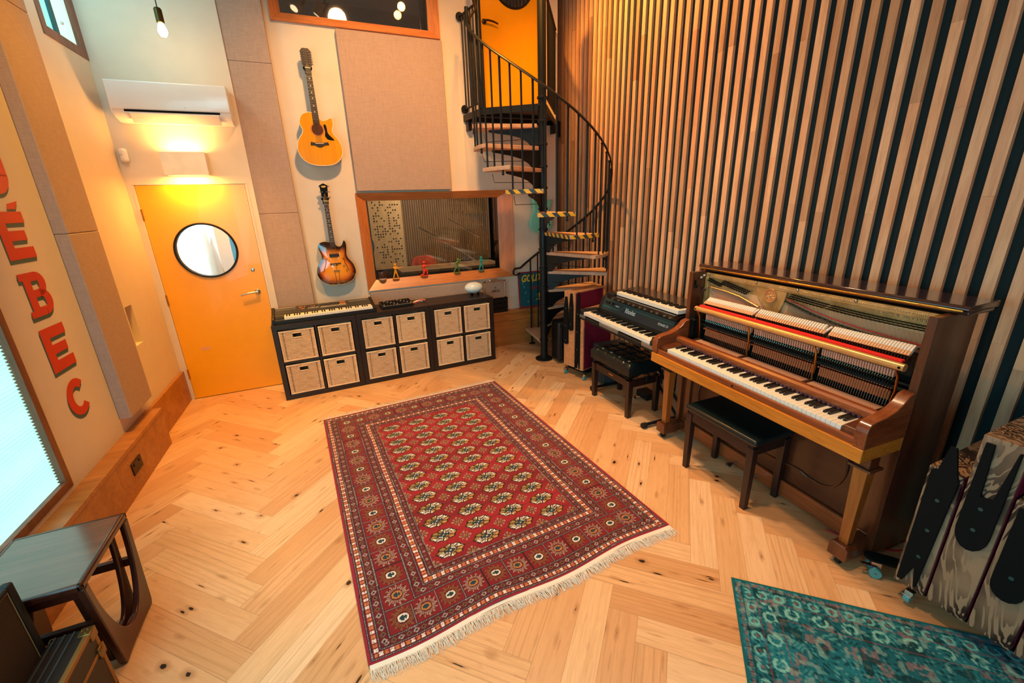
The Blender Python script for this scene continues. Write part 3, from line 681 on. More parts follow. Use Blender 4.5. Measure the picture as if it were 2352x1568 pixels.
# ---- black controller ----
t = frame('drum_controller', 'black drum machine with rows of small knobs beside the synthesizer', 'music controller', cabw(1.06, .10, .7775), CA+.02)
m = MB(); m.prism([(0, 0), (0, .025), (.20, .045), (.20, 0)], 0, .34, 'yz'); m.build('body', M_blackp, t, bevel=.003)
for i in range(5):
    for j in range(11):
        m = MB(); x, y = .025+j*.029, .03+i*.033; z = .025+y*.1
        m.cyl((x, y, z), (x, y, z+.012), .007, 10, .006); m.build('knob', M_bmat if (i+j) % 5 else M_syl, t)
m = MB()
for j in range(10): m.box(.02+j*.031, .008, .0255, .042+j*.031, .02, .0285)
m.build('pad_labels', M_syl, t)
# lanyard tangle
t = frame('friendship_band', 'small heap of red, pink and yellow woven bands on the middle shelf unit', 'wristband', cabw(1.49, .20, .7775), CA)
cols_ = [('#e0405a', 0), ('#f2d24a', 1), ('#ffffff', 2), ('#b02a6a', 3), ('#f08a2a', 4)]
for c_, i in cols_:
    m = MB(); pts = [(-.055+.02*i+.045*math.cos(a*.9+i), .02*math.sin(a*1.3+i*2)+.008*i, .006+.006*abs(math.sin(a+i))+.003*i) for a in np.linspace(0, 5, 26)]
    m.tube(pts, .0035, 6); m.build('woven_band', plain('band_%d' % i, c_, .8), t, smooth=True)
m = MB(); m.tube([(-.10, -.03, .004), (-.06, -.02, .004), (-.03, .0, .006)], .006, 6, flat=.4); m.build('woven_band', MATS['band_0'], t, smooth=True)
# egg lamp
t = frame('oval_lamp', 'white oval egg-shaped lamp on small black feet on the right shelf unit', 'lamp', cabw(2.165, .24, .7775), CA)
m = MB(); m.sph((0, 0, .088), (.112, .085, .068), 36, 20); m.build('lamp_body', plain('opal_white', '#e9f2ee', .2, var=.01, coat=.5), t, smooth=True)
m = MB()
for x, y in ((-.045, -.03), (.045, -.03), (0, .045)): m.cyl((x, y, 0), (x*.9, y*.9, .035), .012, 12, .016)
m.build('feet', M_bmat, t)
# ---- boxes + case on the ledge ----
for k in range(3):
    t = thing('black_box', '%s of three flat black boxes on the oak ledge under the silver case' % ('lowest', 'middle one', 'topmost')[k], 'box', (2.51+.003*k, .555, .471+k*.0625), 0, 'flat black boxes under the silver case')
    m = MB(); m.box(-.15, -.07, 0, .15, .03, .052); m.build('box_body', M_blackp, t, bevel=.004)
    m = MB(); m.box(-.152, -.072, .0525, .152, .032, .0615); m.build('box_lid', M_bmat, t, bevel=.003)
t = thing('flight_case', 'small silver aluminium microphone case standing on black boxes by the window', 'case', (2.495, .545, .6640), 0)
M_alu = plain('ribbed_aluminium', '#c0b2a6', .38, .55); M_aluf = plain('polished_aluminium', '#d8d0c8', .2, 1)
m = MB(); m.box(-.135, -.05, 0, .135, .035, .215); m.build('case_body', M_alu, t, bevel=.003)
m = MB(); r = .005
for y in (-.05, .035):
    for a, c in (((-.135, 0), (.135, 0)), ((-.135, .215), (.135, .215)), ((-.135, 0), (-.135, .215)), ((.135, 0), (.135, .215))): m.cyl((a[0], y, a[1]), (c[0], y, c[1]), r, 8)
m.build('edge_trim', M_aluf, t)
m = MB()
for x in (-.135, .135):
    for z in (0, .215): m.sph((x, -.05, z), .009, 10, 8)
m.build('corner_caps', M_blackp, t)
m = MB(); m.tube([(-.05, -.01, .215), (-.045, -.01, .235), (.045, -.01, .235), (.05, -.01, .215)], .006, 8); m.box(-.08, -.03, .213, -.06, .01, .222); m.box(.06, -.03, .213, .08, .01, .222); m.build('carry_handle', M_aluf, t)
M_prt = plain('black_print', '#1c1c1e', .6)
tx('case_lettering', 'AKG', M_prt, t, .046, (.01, -.0508, .09), (PI/2, 0, 0), bold=.0009, sx=1.15)
m = MB(); m.lathe([(.0085, 0), (.012, 0), (.012, -.001), (.0085, -.001)], 20, (.008, -.0503, .135), 'y', closed=True); m.lathe([(.003, 0), (.005, 0), (.005, -.001), (.003, -.001)], 14, (.008, -.0503, .135), 'y', closed=True); m.build('case_logo', M_prt, t)
# poster sign leaning on the wall
t = thing('painted_sign', 'teal painted sign with red border and yellow letters leaning behind the spiral stair', 'sign', (3.165, .535, .4715), 0, rot=(math.radians(-5), 0, 0))
m = MB(); m.box(-.31, 0, 0, .31, .006, .475); m.build('sign_board', plain('sign_red_edge', '#a3202a', .6), t)
m = MB(); m.box(-.293, -.0012, .017, .293, 0, .458); m.build('sign_face', plain('sign_teal', '#115a66', .6, var=.12), t)
M_yel = plain('sign_yellow', '#f0c232', .6); M_dkred = plain('sign_red', '#b0242c', .6)
tx('sign_lettering', 'GOLD RU', M_yel, t, .125, (-.268, -.0018, .385), (PI/2, 0, 0), shear=.25, bold=.004, align='LEFT', sx=.80)
tx('sign_lettering', '2,', M_yel, t, .125, (-.06, -.0018, .13), (PI/2, 0, 0), shear=.25, bold=.003, align='LEFT', sx=.9)
m = MB()
for k in range(7): m.box(-.14+k*.034, -.002, .238+.004*(k % 2), -.115+k*.034, -.0012, .27)
m.build('sign_red_strokes', M_dkred, t)
m = MB()
for x, z in ((-.23, .28), (-.21, .20), (-.245, .33), (-.18, .08), (.02, .11), (-.10, .33), (.2, .3), (.24, .2), (.12, .2), (.25, .1)):
    q = [(x+(.014 if k % 2 == 0 else .004)*math.cos(k*PI/4), z+(.024 if k % 2 == 0 else .004)*math.sin(k*PI/4)) for k in range(8)]; m.prism(q, -.0022, -.0012, 'xz')
m.build('sign_stars', plain('sign_star_blue', '#7fc0c8', .6), t)
# ================================================================== GUITARS
def smoothpoly(pts, n=6, closed=True):
    out = []; k = len(pts)
    for i in range(k):
        p0, p1, p2, p3 = (np.array(pts[(i+j-1) % k]) for j in range(4))
        for s_ in range(n):
            t = s_/n; out.append(tuple(.5*((2*p1)+(-p0+p2)*t+(2*p0-5*p1+4*p2-p3)*t*t+(-p0+3*p1-3*p2+p3)*t**3)))
    return out
def disc_face(m, poly, y, c, mat=0, rings=(1,), ys=None):
    """fan of concentric rings around centre c in the xz plane; ys gives depth for each ring"""
    k = len(poly); vs = []; rr_ = list(rings)
    for i, r in enumerate(rr_): vs += [(c[0]+(p[0]-c[0])*r, ys[i] if ys else y, c[1]+(p[1]-c[1])*r) for p in poly]
    vs.append((c[0], ys[0] if ys else y, c[1])); fs = [(k*len(rr_), i, (i+1) % k) for i in range(k)]
    for j in range(len(rr_)-1): fs += [(j*k+i, j*k+(i+1) % k, (j+1)*k+(i+1) % k, (j+1)*k+i) for i in range(k)]
    m.add(vs, fs, mat)
M_ros = plain('rosewood_fretboard', '#2c1c16', .45); M_fret = plain('fret_wire', '#d8cfc0', .25, 1); M_inlay = plain('pearl_inlay', '#f2e6d0', .3)
M_string = plain('string_wire', '#c8b898', .3, 1); M_mahog = wood('mahogany_neck', '#5a2c18', '#7c4024', 2, 12, 4, .35)
def neck(t, zb, zt, w0, w1, y, nf, head, logo=None, nstr=6, tuner_mat=None, zbridge=0, hm=None, scale=None, xtop=0, zbody=None, tuner_n=3):
    m = MB(); m.hexa([(-w0/2, y+.018, zb), (w0/2, y+.018, zb), (w0/2, y, zb), (-w0/2, y, zb), (-w1/2, y+.016, zt), (w1/2, y+.016, zt), (w1/2, y, zt), (-w1/2, y, zt)]); m.build('neck', M_mahog, t, bevel=.004)
    m = MB(); m.hexa([(-w0/2, y, zb), (w0/2, y, zb), (w0/2, y-.006, zb), (-w0/2, y-.006, zb), (-w1/2, y, zt), (w1/2, y, zt), (w1/2, y-.006, zt), (-w1/2, y-.006, zt)]); m.build('fretboard', M_ros, t)
    S = scale
    for k in range(1, nf+1):
        z = zt-(S-S/2**(k/12)); f = (zt-z)/(zt-zb); w_ = w1+(w0-w1)*f
        m = MB(); m.box(-w_/2, y-.0075, z-.0011, w_/2, y-.0055, z+.0011); m.build('fret', M_fret, t)
        if k in (3, 5, 7, 9, 12, 15):
            zz = zt-(S-S/2**((k-.5)/12)); a = .0075; m = MB(); m.prism([(-a, zz), (0, zz-a), (a, zz), (0, zz+a)] if nstr == 12 else [(a*.55*math.cos(i), zz+a*.55*math.sin(i)) for i in np.linspace(0, 5.5, 8)], y-.0072, y-.006, 'xz'); m.build('inlay', M_inlay, t)
    m = MB(); m.prism(head, y, y+.014, 'xz'); m.build('headstock', hm or M_ros, t, bevel=.0015)
    hz0 = zt+.035; hz1 = max(p[1] for p in head)-.03
    for sx in (-1, 1):
        for k in range(tuner_n):
            z = hz0+(hz1-hz0)*k/(tuner_n-1); hw = .030
            m = MB(); m.cyl((sx*hw*.7, y+.014, z), (sx*hw*.7, y-.010, z), .0045, 10); m.cyl((sx*hw, y+.012, z), (sx*(hw+.018), y+.012, z), .002, 6); m.box(sx*(hw+.014)-.004, y+.006, z-.006, sx*(hw+.014)+.008, y+.018, z+.006); m.build('tuning_peg', tuner_mat or M_chrome, t)
    m = MB()
    for k in range(nstr):
        f = (k/(nstr-1)-.5); m.tube([(f*.055, y-.010, zbridge), (f*w1*.8, y-.009, zt), (f*.03, y-.004, zt+.03+.05*abs(abs(f)-.5)*2)], .0005 if nstr == 12 else .0006, 4)
    m.build('strings', M_string, t)
    m = MB(); m.box(-w1/2, y-.0095, zt-.002, w1/2, y, zt+.003); m.build('nut', M_inlay, t)
def hanger(t, z, y, mat):
    m = MB(); m.box(-.028, .0, z-.05, .028, y and .012, z+.03); 
    m.tube([(0, .01, z), (0, y-.03, z)], .008, 8); m.tube([(-.032, y-.07, z+.004), (-.032, y-.03, z), (.032, y-.03, z), (.032, y-.07, z+.004)], .009, 10); m.build('wall_hook', mat, t)
# acoustic twelve-string: local origin at body bottom, wall at +y
t = thing('acoustic_guitar', 'glossy yellow twelve-string acoustic guitar hanging highest on the wall', 'guitar', (.700, .498, 2.228), 0)
half = [(0, 0), (.10, .012), (.172, .06), (.203, .14), (.185, .225), (.140, .29), (.133, .325), (.148, .365)]
right = half+[(.150, .405), (.142, .432), (.118, .425), (.085, .408), (.055, .405), (.034, .42)]
left = [(-x, z) for x, z in half[1:]]+[(-.146, .40), (-.125, .445), (-.085, .468), (-.034, .472)]
body = smoothpoly(right+left[::-1], 5)
M_spruce = wood('amber_spruce_top', '#e0920a', '#eea412', 2, 20, 2, .12, 1.0, pore=.1); M_spside = wood('dark_rosewood_sides', '#4a1f12', '#6e341c', 2, 8, 3, .2, .6)
m = MB(); m.prism(body, -.05, .05, 'xz'); m.build('body_sides', M_spside, t, smooth=True)
m = MB(); k = 40; hole = [(.0+.052*math.cos(2*PI*i/len(body)), .325+.052*math.sin(2*PI*i/len(body))) for i in range(len(body))]
c_ = np.array((0, .325)); bp = sorted(body, key=lambda p: math.atan2(p[1]-.325, p[0]))
hp = [(.052*math.cos(math.atan2(p[1]-.325, p[0])), .325+.052*math.sin(math.atan2(p[1]-.325, p[0]))) for p in bp]
n = len(bp); m.add([(p[0], -.0515, p[1]) for p in hp]+[(p[0], -.0515, p[1]) for p in bp], [(i, (i+1) % n, n+(i+1) % n, n+i) for i in range(n)])
m.build('top_board', M_spruce, t)
m = MB(); m.tube([(p[0], -.050, p[1]) for p in body], .003, 6, closed=True); m.build('binding', M_inlay, t, smooth=True)
m = MB(); m.lathe([(.0001, -.03), (.055, -.03), (.055, -.028), (.0001, -.028)], 32, (0, 0, .325), 'y'); m.build('soundhole', plain('dark_soundhole', '#1a1210', .9), t)
m = MB(); m.lathe([(.054, -.0518), (.064, -.0521), (.064, -.0515), (.054, -.0515)], 40, (0, 0, .325), 'y', closed=True); m.build('rosette', plain('orange_rosette', '#c9762a', .3), t)
pg = smoothpoly([(.060, .365), (.078, .37), (.086, .34), (.092, .29), (.140, .235), (.092, .235), (.070, .25), (.060, .275), (.066, .31)], 4)
m = MB(); m.prism(pg, -.0530, -.0515, 'xz'); m.build('pickguard', M_bmat, t)
m = MB(); m.prism([(-.082, .185), (-.078, .215), (-.035, .207), (.035, .207), (.078, .215), (.086, .190), (.045, .185), (.015, .168), (-.015, .168), (-.045, .185)], -.060, -.0515, 'xz'); m.build('bridge', M_ros, t, bevel=.002)
m = MB(); m.box(-.038, -.063, .198, .038, -.06, .202); m.build('saddle', M_inlay, t)
neck(t, .375, .845, .058, .048, -.052, 19, [(-.022, .845), (-.040, .87), (-.044, .985), (-.026, 1.005), (.026, 1.005), (.044, .985), (.040, .87), (.022, .845)], nstr=12, zbridge=.20, scale=.648, tuner_n=6)
hanger(t, .86, .085, M_bmat)
# archtop electric
t = thing('archtop_guitar', 'sunburst hollow-body electric guitar with f-holes hanging below the acoustic', 'guitar', (.672, .515, 1.030), 0)
halfr = [(0, 0), (.09, .008), (.160, .05), (.195, .125), (.182, .205), (.138, .275), (.126, .315), (.130, .36), (.136, .41), (.128, .452), (.112, .462), (.100, .430), (.070, .405), (.040, .412), (.026, .43)]
halfl = [(-.09, .008), (-.160, .05), (-.195, .125), (-.182, .205), (-.138, .275), (-.126, .315), (-.136, .36), (-.146, .40), (-.135, .44), (-.09, .462), (-.026, .455)]
body = smoothpoly(halfr+halfl[::-1], 5)
n = NT('sunburst_lacquer'); n.b.inputs['Roughness'].default_value = .1; n.b.inputs['Coat Weight'].default_value = 1
at = n.n('ShaderNodeAttribute', attribute_name='col'); n.l(at.outputs[0], n.b.inputs['Base Color']); M_sun = n.m
m = MB(); m.prism(body, -.026, .055, 'xz'); m.build('body_sides', plain('dark_brown_lacquer', '#2a100a', .15, coat=1), t, smooth=True)
m = MB(); rings = [.02, .25, .45, .6, .72, .8, .87, .93, .97, 1.0]; ysv = [-.045, -.044, -.042, -.040, -.037, -.034, -.0315, -.029, -.0272, -.026]
colr = ['#f6a02c', '#f6a02c', '#f29a26', '#ea8c20', '#d87618', '#a84e14', '#6e2a12', '#36120e', '#180a0c', '#120809']
k = len(body); cz = (0, .20)
vs = [(0, -.045, .20)]; 
for r, y in zip(rings, ysv): vs += [(p[0]*r, y, .20+(p[1]-.20)*r) for p in body]
fs = [(0, 1+i, 1+(i+1) % k) for i in range(k)]; fr_ = [0]*k
for j in range(len(rings)-1): fs += [(1+j*k+i, 1+j*k+(i+1) % k, 1+(j+1)*k+(i+1) % k, 1+(j+1)*k+i) for i in range(k)]
me = bpy.data.meshes.new('body_top'); me.from_pydata(vs, [], fs); ca = me.color_attributes.new('col', 'FLOAT_COLOR', 'POINT'); arr = np.ones((len(vs), 4), dtype=np.float32)
arr[0, :3] = hx(colr[0])
for j in range(len(rings)):
    for i in range(k):
        c1 = np.array(hx(colr[j])); z = vs[1+j*k+i][2]
        if z > .33: f = min(1, (z-.33)/.06); c1 = c1*(1-f*.92)+np.array(hx('#150a0b'))*f*.92
        arr[1+j*k+i, :3] = c1
ca.data.foreach_set('color', arr.ravel()); me.materials.append(M_sun); me.polygons.foreach_set('use_smooth', [True]*len(me.polygons))
o = bpy.data.objects.new('body_top', me); COL.objects.link(o); o.parent = t
m = MB(); m.tube([(p[0], -.026, p[1]) for p in body], .0025, 6, closed=True); m.build('binding', plain('cream_binding', '#c8a878', .4), t, smooth=True)
for sx in (-1, 1):
    m = MB(); pts = [(sx*.078, -.044, .275), (sx*.088, -.044, .283), (sx*.092, -.0435, .27), (sx*.093, -.043, .24), (sx*.108, -.041, .20), (sx*.122, -.038, .16), (sx*.135, -.036, .150), (sx*.142, -.035, .160)]
    m.tube(pts, [.004, .004, .003, .0045, .0055, .0045, .003, .004], 8, flat=.5); m.build('f_hole', M_bmat, t, smooth=True)
m = MB(); m.box(-.048, -.054, .300, .048, -.043, .335); m.build('pickup', M_blackp, t, bevel=.006, smooth=True)
m = MB(); m.tube([(-.055, -.05, .228), (.055, -.05, .232)], .006, 8); m.build('bridge', M_ros, t)
m = MB(); m.tube([(-.022, -.048, .155), (-.014, -.042, .02), (-.016, -.03, .0)], .0025, 6); m.tube([(.022, -.048, .155), (.014, -.042, .02), (.016, -.03, .0)], .0025, 6); m.box(-.03, -.052, .150, .03, -.046, .160); m.box(-.018, -.032, -.003, .018, -.02, .012); m.build('tailpiece', M_chrome, t)
for x, z in ((.082, .212), (.105, .17)): m = MB(); m.cyl((x, -.058, z), (x, -.040, z), .010, 14, .012); m.build('knob', plain('amber_knob', '#c98a3a', .2, coat=1), t, smooth=True)
neck(t, .40, .865, .053, .042, -.045, 18, [(-.020, .865), (-.030, .90), (-.036, .99), (-.040, 1.015), (-.02, 1.025), (0, 1.035), (.02, 1.025), (.040, 1.015), (.036, .99), (.030, .90), (.020, .865)], zbridge=.23, scale=.628, hm=M_bmat)
m = MB(); m.prism([(-.018, .995), (.018, .995), (.020, 1.012), (-.016, 1.010)], -.0475, -.0455, 'xz'); m.build('headstock_badge', plain('gold_script', '#e8b83c', .4), t)
hanger(t, .885, .07, M_bmat)
# mint electric guitar, hung by the corner behind the stair
t = thing('electric_guitar', 'mint green offset electric guitar on the wall behind the spiral stair', 'guitar', (3.20, .565, 1.44), .0)
mb = [(-.02, 0), (.06, .01), (.125, .05), (.155, .11), (.135, .19), (.105, .24), (.115, .30), (.135, .36), (.120, .40), (.085, .38), (.05, .33), (.02, .33), (-.03, .335), (-.05, .37), (-.085, .445), (-.118, .455), (-.13, .41), (-.12, .33), (-.115, .27), (-.15, .19), (-.168, .11), (-.14, .04), (-.08, .008)]
M_mint = plain('mint_green_lacquer', '#78d8bd', .25, coat=.6)
m = MB(); m.prism(smoothpoly(mb, 4), -.04, .0, 'xz'); m.build('body', M_mint, t, bevel=.008, smooth=True, seg=3)
m = MB(); m.prism([(-.022, .31), (.022, .31), (.02, .82), (-.02, .82)], -.052, -.035, 'xz'); m.build('neck', wood('maple_neck', '#8a5a34', '#a87448', 2, 12, 4, .3), t, bevel=.003)
m = MB(); m.prism(smoothpoly([(-.02, .82), (-.03, .86), (-.028, .95), (-.01, 1.0), (.02, .985), (.012, .94), (.03, .87), (.02, .82)], 3), -.045, -.030, 'xz'); m.build('headstock', M_mint, t)
m = MB(); m.prism(smoothpoly([(.03, .05), (.11, .09), (.125, .16), (.09, .20), (.085, .28), (.03, .30), (-.05, .28), (-.06, .20), (-.02, .15)], 3), -.043, -.040, 'xz'); m.build('pickguard', plain('pale_green_guard', '#a8e6cf', .4), t)
for x, z in ((.075, .14), (.092, .115), (.10, .09)): m = MB(); m.cyl((x, -.056, z), (x, -.042, z), .009, 12); m.build('knob', M_blackp, t)
m = MB(); m.box(-.03, -.048, .19, .04, -.042, .215); m.box(-.03, -.048, .25, .04, -.042, .27); m.build('pickup', M_blackp, t)
m = MB(); m.tube([(-.03, -.03, .01), (-.045, -.02, -.08), (-.03, -.02, -.2), (-.035, -.02, -.27)], .009, 6, flat=.3); m.build('strap', plain('brown_leather', '#8a5a3c', .7), t)
m = MB(); m.tube([(0, .02, .83), (0, -.06, .83)], .008, 8); m.tube([(-.03, -.075, .835), (-.03, -.05, .83), (.03, -.05, .83), (.03, -.075, .835)], .008, 8); m.build('wall_hook', M_bmat, t)

# ================================================================== TOY SOLDIERS + CUP on the window sill
def soldier(name_lab, col, loc, rz, pose, H=.175):
    t = thing('toy_soldier', name_lab, 'toy figure', loc, rz, 'plastic toy soldiers on the window sill')
    mt = plain('toy_plastic_'+col[1:], col, .4)
    verts, edges, rad = [], [], []
    def V(p, r): verts.append(Vector(p)*H); rad.append(r*H); return len(verts)-1
    def E(a, b): edges.append((a, b))
    if pose == 'stand':
        pel = V((0, 0, .50), .075); k1 = V((-.10, .0, .27), .05); f1 = V((-.17, .0, .045), .04); k2 = V((.09, -.03, .27), .05); f2 = V((.15, .0, .045), .04)
        ch = V((.0, 0, .72), .085); nk = V((.0, 0, .82), .04); hd = V((.01, 0, .90), .065); tp = V((.0, 0, .95), .065)
        s1 = V((-.10, 0, .77), .045); e1 = V((-.06, -.10, .66), .035); h1 = V((.08, -.12, .68), .03); s2 = V((.10, 0, .77), .045); e2 = V((.22, -.08, .68), .033); h2 = V((.26, -.12, .72), .03)
    elif pose == 'kneel':
        pel = V((0, 0, .36), .08); k1 = V((.18, -.0, .38), .055); f1 = V((.19, 0, .06), .04); k2 = V((-.06, -.02, .10), .055); f2 = V((-.28, .0, .06), .04)
        ch = V((.0, 0, .62), .09); nk = V((.02, 0, .73), .045); hd = V((.03, 0, .83), .07); tp = V((.02, 0, .89), .07)
        s1 = V((-.10, 0, .67), .045); e1 = V((-.04, -.10, .58), .035); h1 = V((.10, -.12, .66), .03); s2 = V((.12, 0, .67), .045); e2 = V((.26, -.06, .58), .033); h2 = V((.32, -.1, .68), .03)
    else:
        pel = V((0, 0, .50), .075); k1 = V((-.12, 0, .30), .05); f1 = V((-.26, 0, .05), .04); k2 = V((.12, -.02, .29), .05); f2 = V((.12, 0, .05), .04)
        ch = V((.06, 0, .72), .085); nk = V((.09, 0, .81), .04); hd = V((.11, 0, .89), .065); tp = V((.10, 0, .94), .065)
        s1 = V((-.04, 0, .77), .045); e1 = V((-.12, -.08, .66), .035); h1 = V((-.04, -.12, .60), .03); s2 = V((.16, 0, .77), .045); e2 = V((.28, -.06, .80), .033); h2 = V((.2, -.10, .92), .03)
    for a, b in ((pel, k1), (k1, f1), (pel, k2), (k2, f2), (pel, ch), (ch, nk), (nk, hd), (hd, tp), (ch, s1), (s1, e1), (e1, h1), (ch, s2), (s2, e2), (e2, h2)): E(a, b)
    me = bpy.data.meshes.new('figure_body'); me.from_pydata(verts, edges, []); o = bpy.data.objects.new('figure_body', me); COL.objects.link(o); o.parent = t; me.materials.append(mt)
    sk = o.modifiers.new('skin', 'SKIN'); sk.use_smooth_shade = True
    for i, d in enumerate(me.skin_vertices[0].data): d.radius = (rad[i], rad[i])
    me.skin_vertices[0].data[0].use_root = True
    sb = o.modifiers.new('sub', 'SUBSURF'); sb.levels = 1; sb.render_levels = 2
    hd_ = Vector(verts[hd]); hv = Vector(verts[h1]); hv2 = Vector(verts[h2])
    m = MB(); m.lathe([(.105*H, 0), (.10*H, .02*H), (.085*H, .07*H), (.04*H, .105*H), (.0001, .11*H)], 18, (hd_.x, hd_.y, hd_.z+.01*H)); m.build('helmet', mt, t, smooth=True)
    m = MB()
    if pose == 'run': m.tube([hv+Vector((-.16, 0, .02))*H, hv2+Vector((.10, 0, .02))*H], .022*H, 6)
    else: m.tube([hv+Vector((-.10, 0, -.01))*H, hv+Vector((.06, 0, .0))*H, hv2+Vector((.34, 0, .02))*H], [.03*H, .024*H, .012*H], 6)
    m.build('rifle', mt, t)
    m = MB(); m.lathe([(.0001, 0), (.24*H, 0), (.24*H, .022*H), (.22*H, .035*H), (.0001, .035*H)], 22); o = m.build('stand_base', mt, t); o.scale = (1, .5, 1)
    return t
soldier('yellow plastic toy soldier aiming a rifle on the window sill', '#f0a020', (1.305, .595, 1.018), 0, 'stand')
soldier('red plastic toy soldier kneeling with a rifle on the window sill', '#e8401c', (1.64, .595, 1.018), 0, 'kneel', .185)
soldier('olive green plastic toy soldier running on the window sill', '#5a7a30', (2.05, .595, 1.018), 0, 'run')
soldier('teal plastic toy soldier aiming a rifle, rightmost on the window sill', '#2f9a8a', (2.365, .595, 1.018), 0, 'stand')
t = thing('scented_candle', 'small brown glass jar candle in the left corner of the window sill', 'candle', (1.155, .592, 1.018))
m = MB(); m.lathe([(.030, 0), (.034, .003), (.044, .03), (.048, .07), (.046, .095), (.042, .095), (.040, .07), (.03, .02), (.0001, .02)], 28); m.build('glass_jar', plain('brown_smoked_glass', '#4a2c1c', .12, coat=.5), t, smooth=True)
m = MB(); m.lathe([(.0345, .002), (.040, .012), (.0415, .022), (.036, .022), (.03, .002)], 28, closed=True); m.build('label_band', plain('peach_paper', '#e8b8a0', .6), t, smooth=True)

# ================================================================== SPIRAL STAIR
SP = (2.835, -.18); RISE = .2155; STEP = 25.2; NT_ = 12; TW = 30
stair = thing('spiral_staircase', 'black steel spiral staircase with wooden treads in the corner by the slatted wall', 'staircase', (SP[0], SP[1], 0))
M_tread = wood('pale_ash_tread', '#c49a7c', '#dcb596', 0, 14, 3, .5)
n = NT('hazard_tape'); sp = n.n('ShaderNodeAttribute', attribute_name='pc'); M_tape_y = plain('hazard_yellow', '#f2b428', .5); M_tape_k = plain('hazard_grey_black', '#3a4148', .5)
m = MB(); m.cyl((0, 0, 0.0), (0, 0, 4.1), .043, 28); m.build('centre_column', M_black, stair, smooth=True)
m = MB(); m.lathe([(.105, 0), (.105, .010), (.05, .014), (.05, .05), (.043, .05)], 32); m.build('base_flange', M_black, stair, smooth=True)
for k in range(1, 14):
    m = MB(); z = RISE*k+.02; m.lathe([(.043, -.014), (.052, -.010), (.054, 0), (.052, .010), (.043, .014)], 24, (0, 0, z)); m.build('column_ring', M_black, stair, smooth=True)
def pol(r, a, z=0): a = math.radians(a); return (r*math.cos(a), r*math.sin(a), z)
def trail(k): return 54-STEP*(k-1)
RT = .722
for k in range(1, NT_+1):
    a0, a1 = trail(k), trail(k)+TW; z1 = RISE*k-.004; z0 = z1-.036
    am = (a0+a1)/2
    # tread outline: wide near column, arc outside
    inner = .030; d0 = pol(.045, a0-90); d1 = pol(.045, a1+90)
    p0 = (pol(.055, am)[0]+pol(inner, am-90)[0], pol(.055, am)[1]+pol(inner, am-90)[1]); p1 = (pol(.055, am)[0]+pol(inner, am+90)[0], pol(.055, am)[1]+pol(inner, am+90)[1])
    R_ = .655 if k == 1 else RT
    outer = [pol(R_, a0+(a1-a0)*i/8)[:2] for i in range(9)]
    poly = [p0]+outer+[p1]
    m = MB(); m.prism(poly, z0, z1, 'xy'); o = m.build('tread', M_tread, stair, bevel=.004)
    if k in (7, 8, 9):     # hazard tape around the visible edges
        path = [np.array(q_) for q_ in poly]; ctr = np.array(pol(.36, am)[:2]); acc = [0.]; off = .0018
        for u_, v_ in zip(path[:-1], path[1:]): acc.append(acc[-1]+np.linalg.norm(v_-u_))
        def pos(s_, o__):
            s_ = min(max(s_, 0), acc[-1]); i_ = max(i for i in range(len(acc)-1) if acc[i] <= s_+1e-9); f_ = (s_-acc[i_])/(acc[i_+1]-acc[i_]); e_ = (path[i_+1]-path[i_]); e_ = e_/np.linalg.norm(e_); n_ = np.array([e_[1], -e_[0]]); p_ = path[i_]*(1-f_)+path[i_+1]*f_
            if np.dot(n_, p_-ctr) < 0: n_ = -n_
            return p_+n_*o__
        yl, bl = MB(), MB(); s_ = -.02; idx_ = 0; per = .052; sh = .018
        while s_ < acc[-1]+.02:
            tgt = yl if idx_ % 2 else bl
            for h_ in range(4):
                sa, sb_ = s_+per*h_/4, s_+per*(h_+1)/4
                q4 = [(sa+sh, z0-.0004), (sb_+sh, z0-.0004), (sb_-sh, z1+.0004), (sa-sh, z1+.0004)]
                if max(q_[0] for q_ in q4) <= 0 or min(q_[0] for q_ in q4) >= acc[-1]: continue
                vs = [(*pos(s2, off), z) for s2, z in q4]+[(*pos(s2, off-.0014), z) for s2, z in q4]
                tgt.add(vs, [(0, 1, 2, 3), (7, 6, 5, 4)])
            s_ += per; idx_ += 1
        yl.build('yellow_tape', M_tape_y, o); bl.build('black_tape', M_tape_k, o)
    # curved bracket plate under the tread
    if k > 1:
        m = MB(); prof = [(.04, z0-.002), (.56, z0-.002), (.56, z0-.022), (.45, z0-.04), (.35, z0-.055), (.24, z0-.085), (.16, z0-.13), (.11, z0-.185), (.04, z0-.19)]
        ca_, sa_ = math.cos(math.radians(am)), math.sin(math.radians(am)); vs = []
        for w_ in (-.004, .004): vs += [(r*ca_-w_*sa_, r*sa_+w_*ca_, z) for r, z in prof]
        q = len(prof); m.add(vs, [tuple(range(q)), tuple(range(q, 2*q))]+[(i, (i+1) % q, q+(i+1) % q, q+i) for i in range(q)]); m.build('tread_bracket', M_black, stair)
        m = MB(); m.tube([pol(.10, am, z0-.10), pol(.62, a0+4, z0-.10), pol(.64, a0+4, z0-.02)], .003, 6); m.build('riser_bar', M_black, stair)
    else:
        m = MB(); m.tube([pol(.61, a1-7, 0.004), pol(.61, a1-7, z0)], .012, 10); m.lathe([(.042, 0), (.042, .008), (.012, .012)], 20, pol(.61, a1-7, 0)); m.tube([pol(.05, a0+8, .03), pol(.60, a0+8, .12), pol(.62, a0+8, z0)], .010, 8); m.build('first_step_support', M_black, stair)
def railz(a): return 1.243+(61.6-a)*.00855
RH = .722
bar0 = trail(1)+TW-7
nb = 0
a = bar0
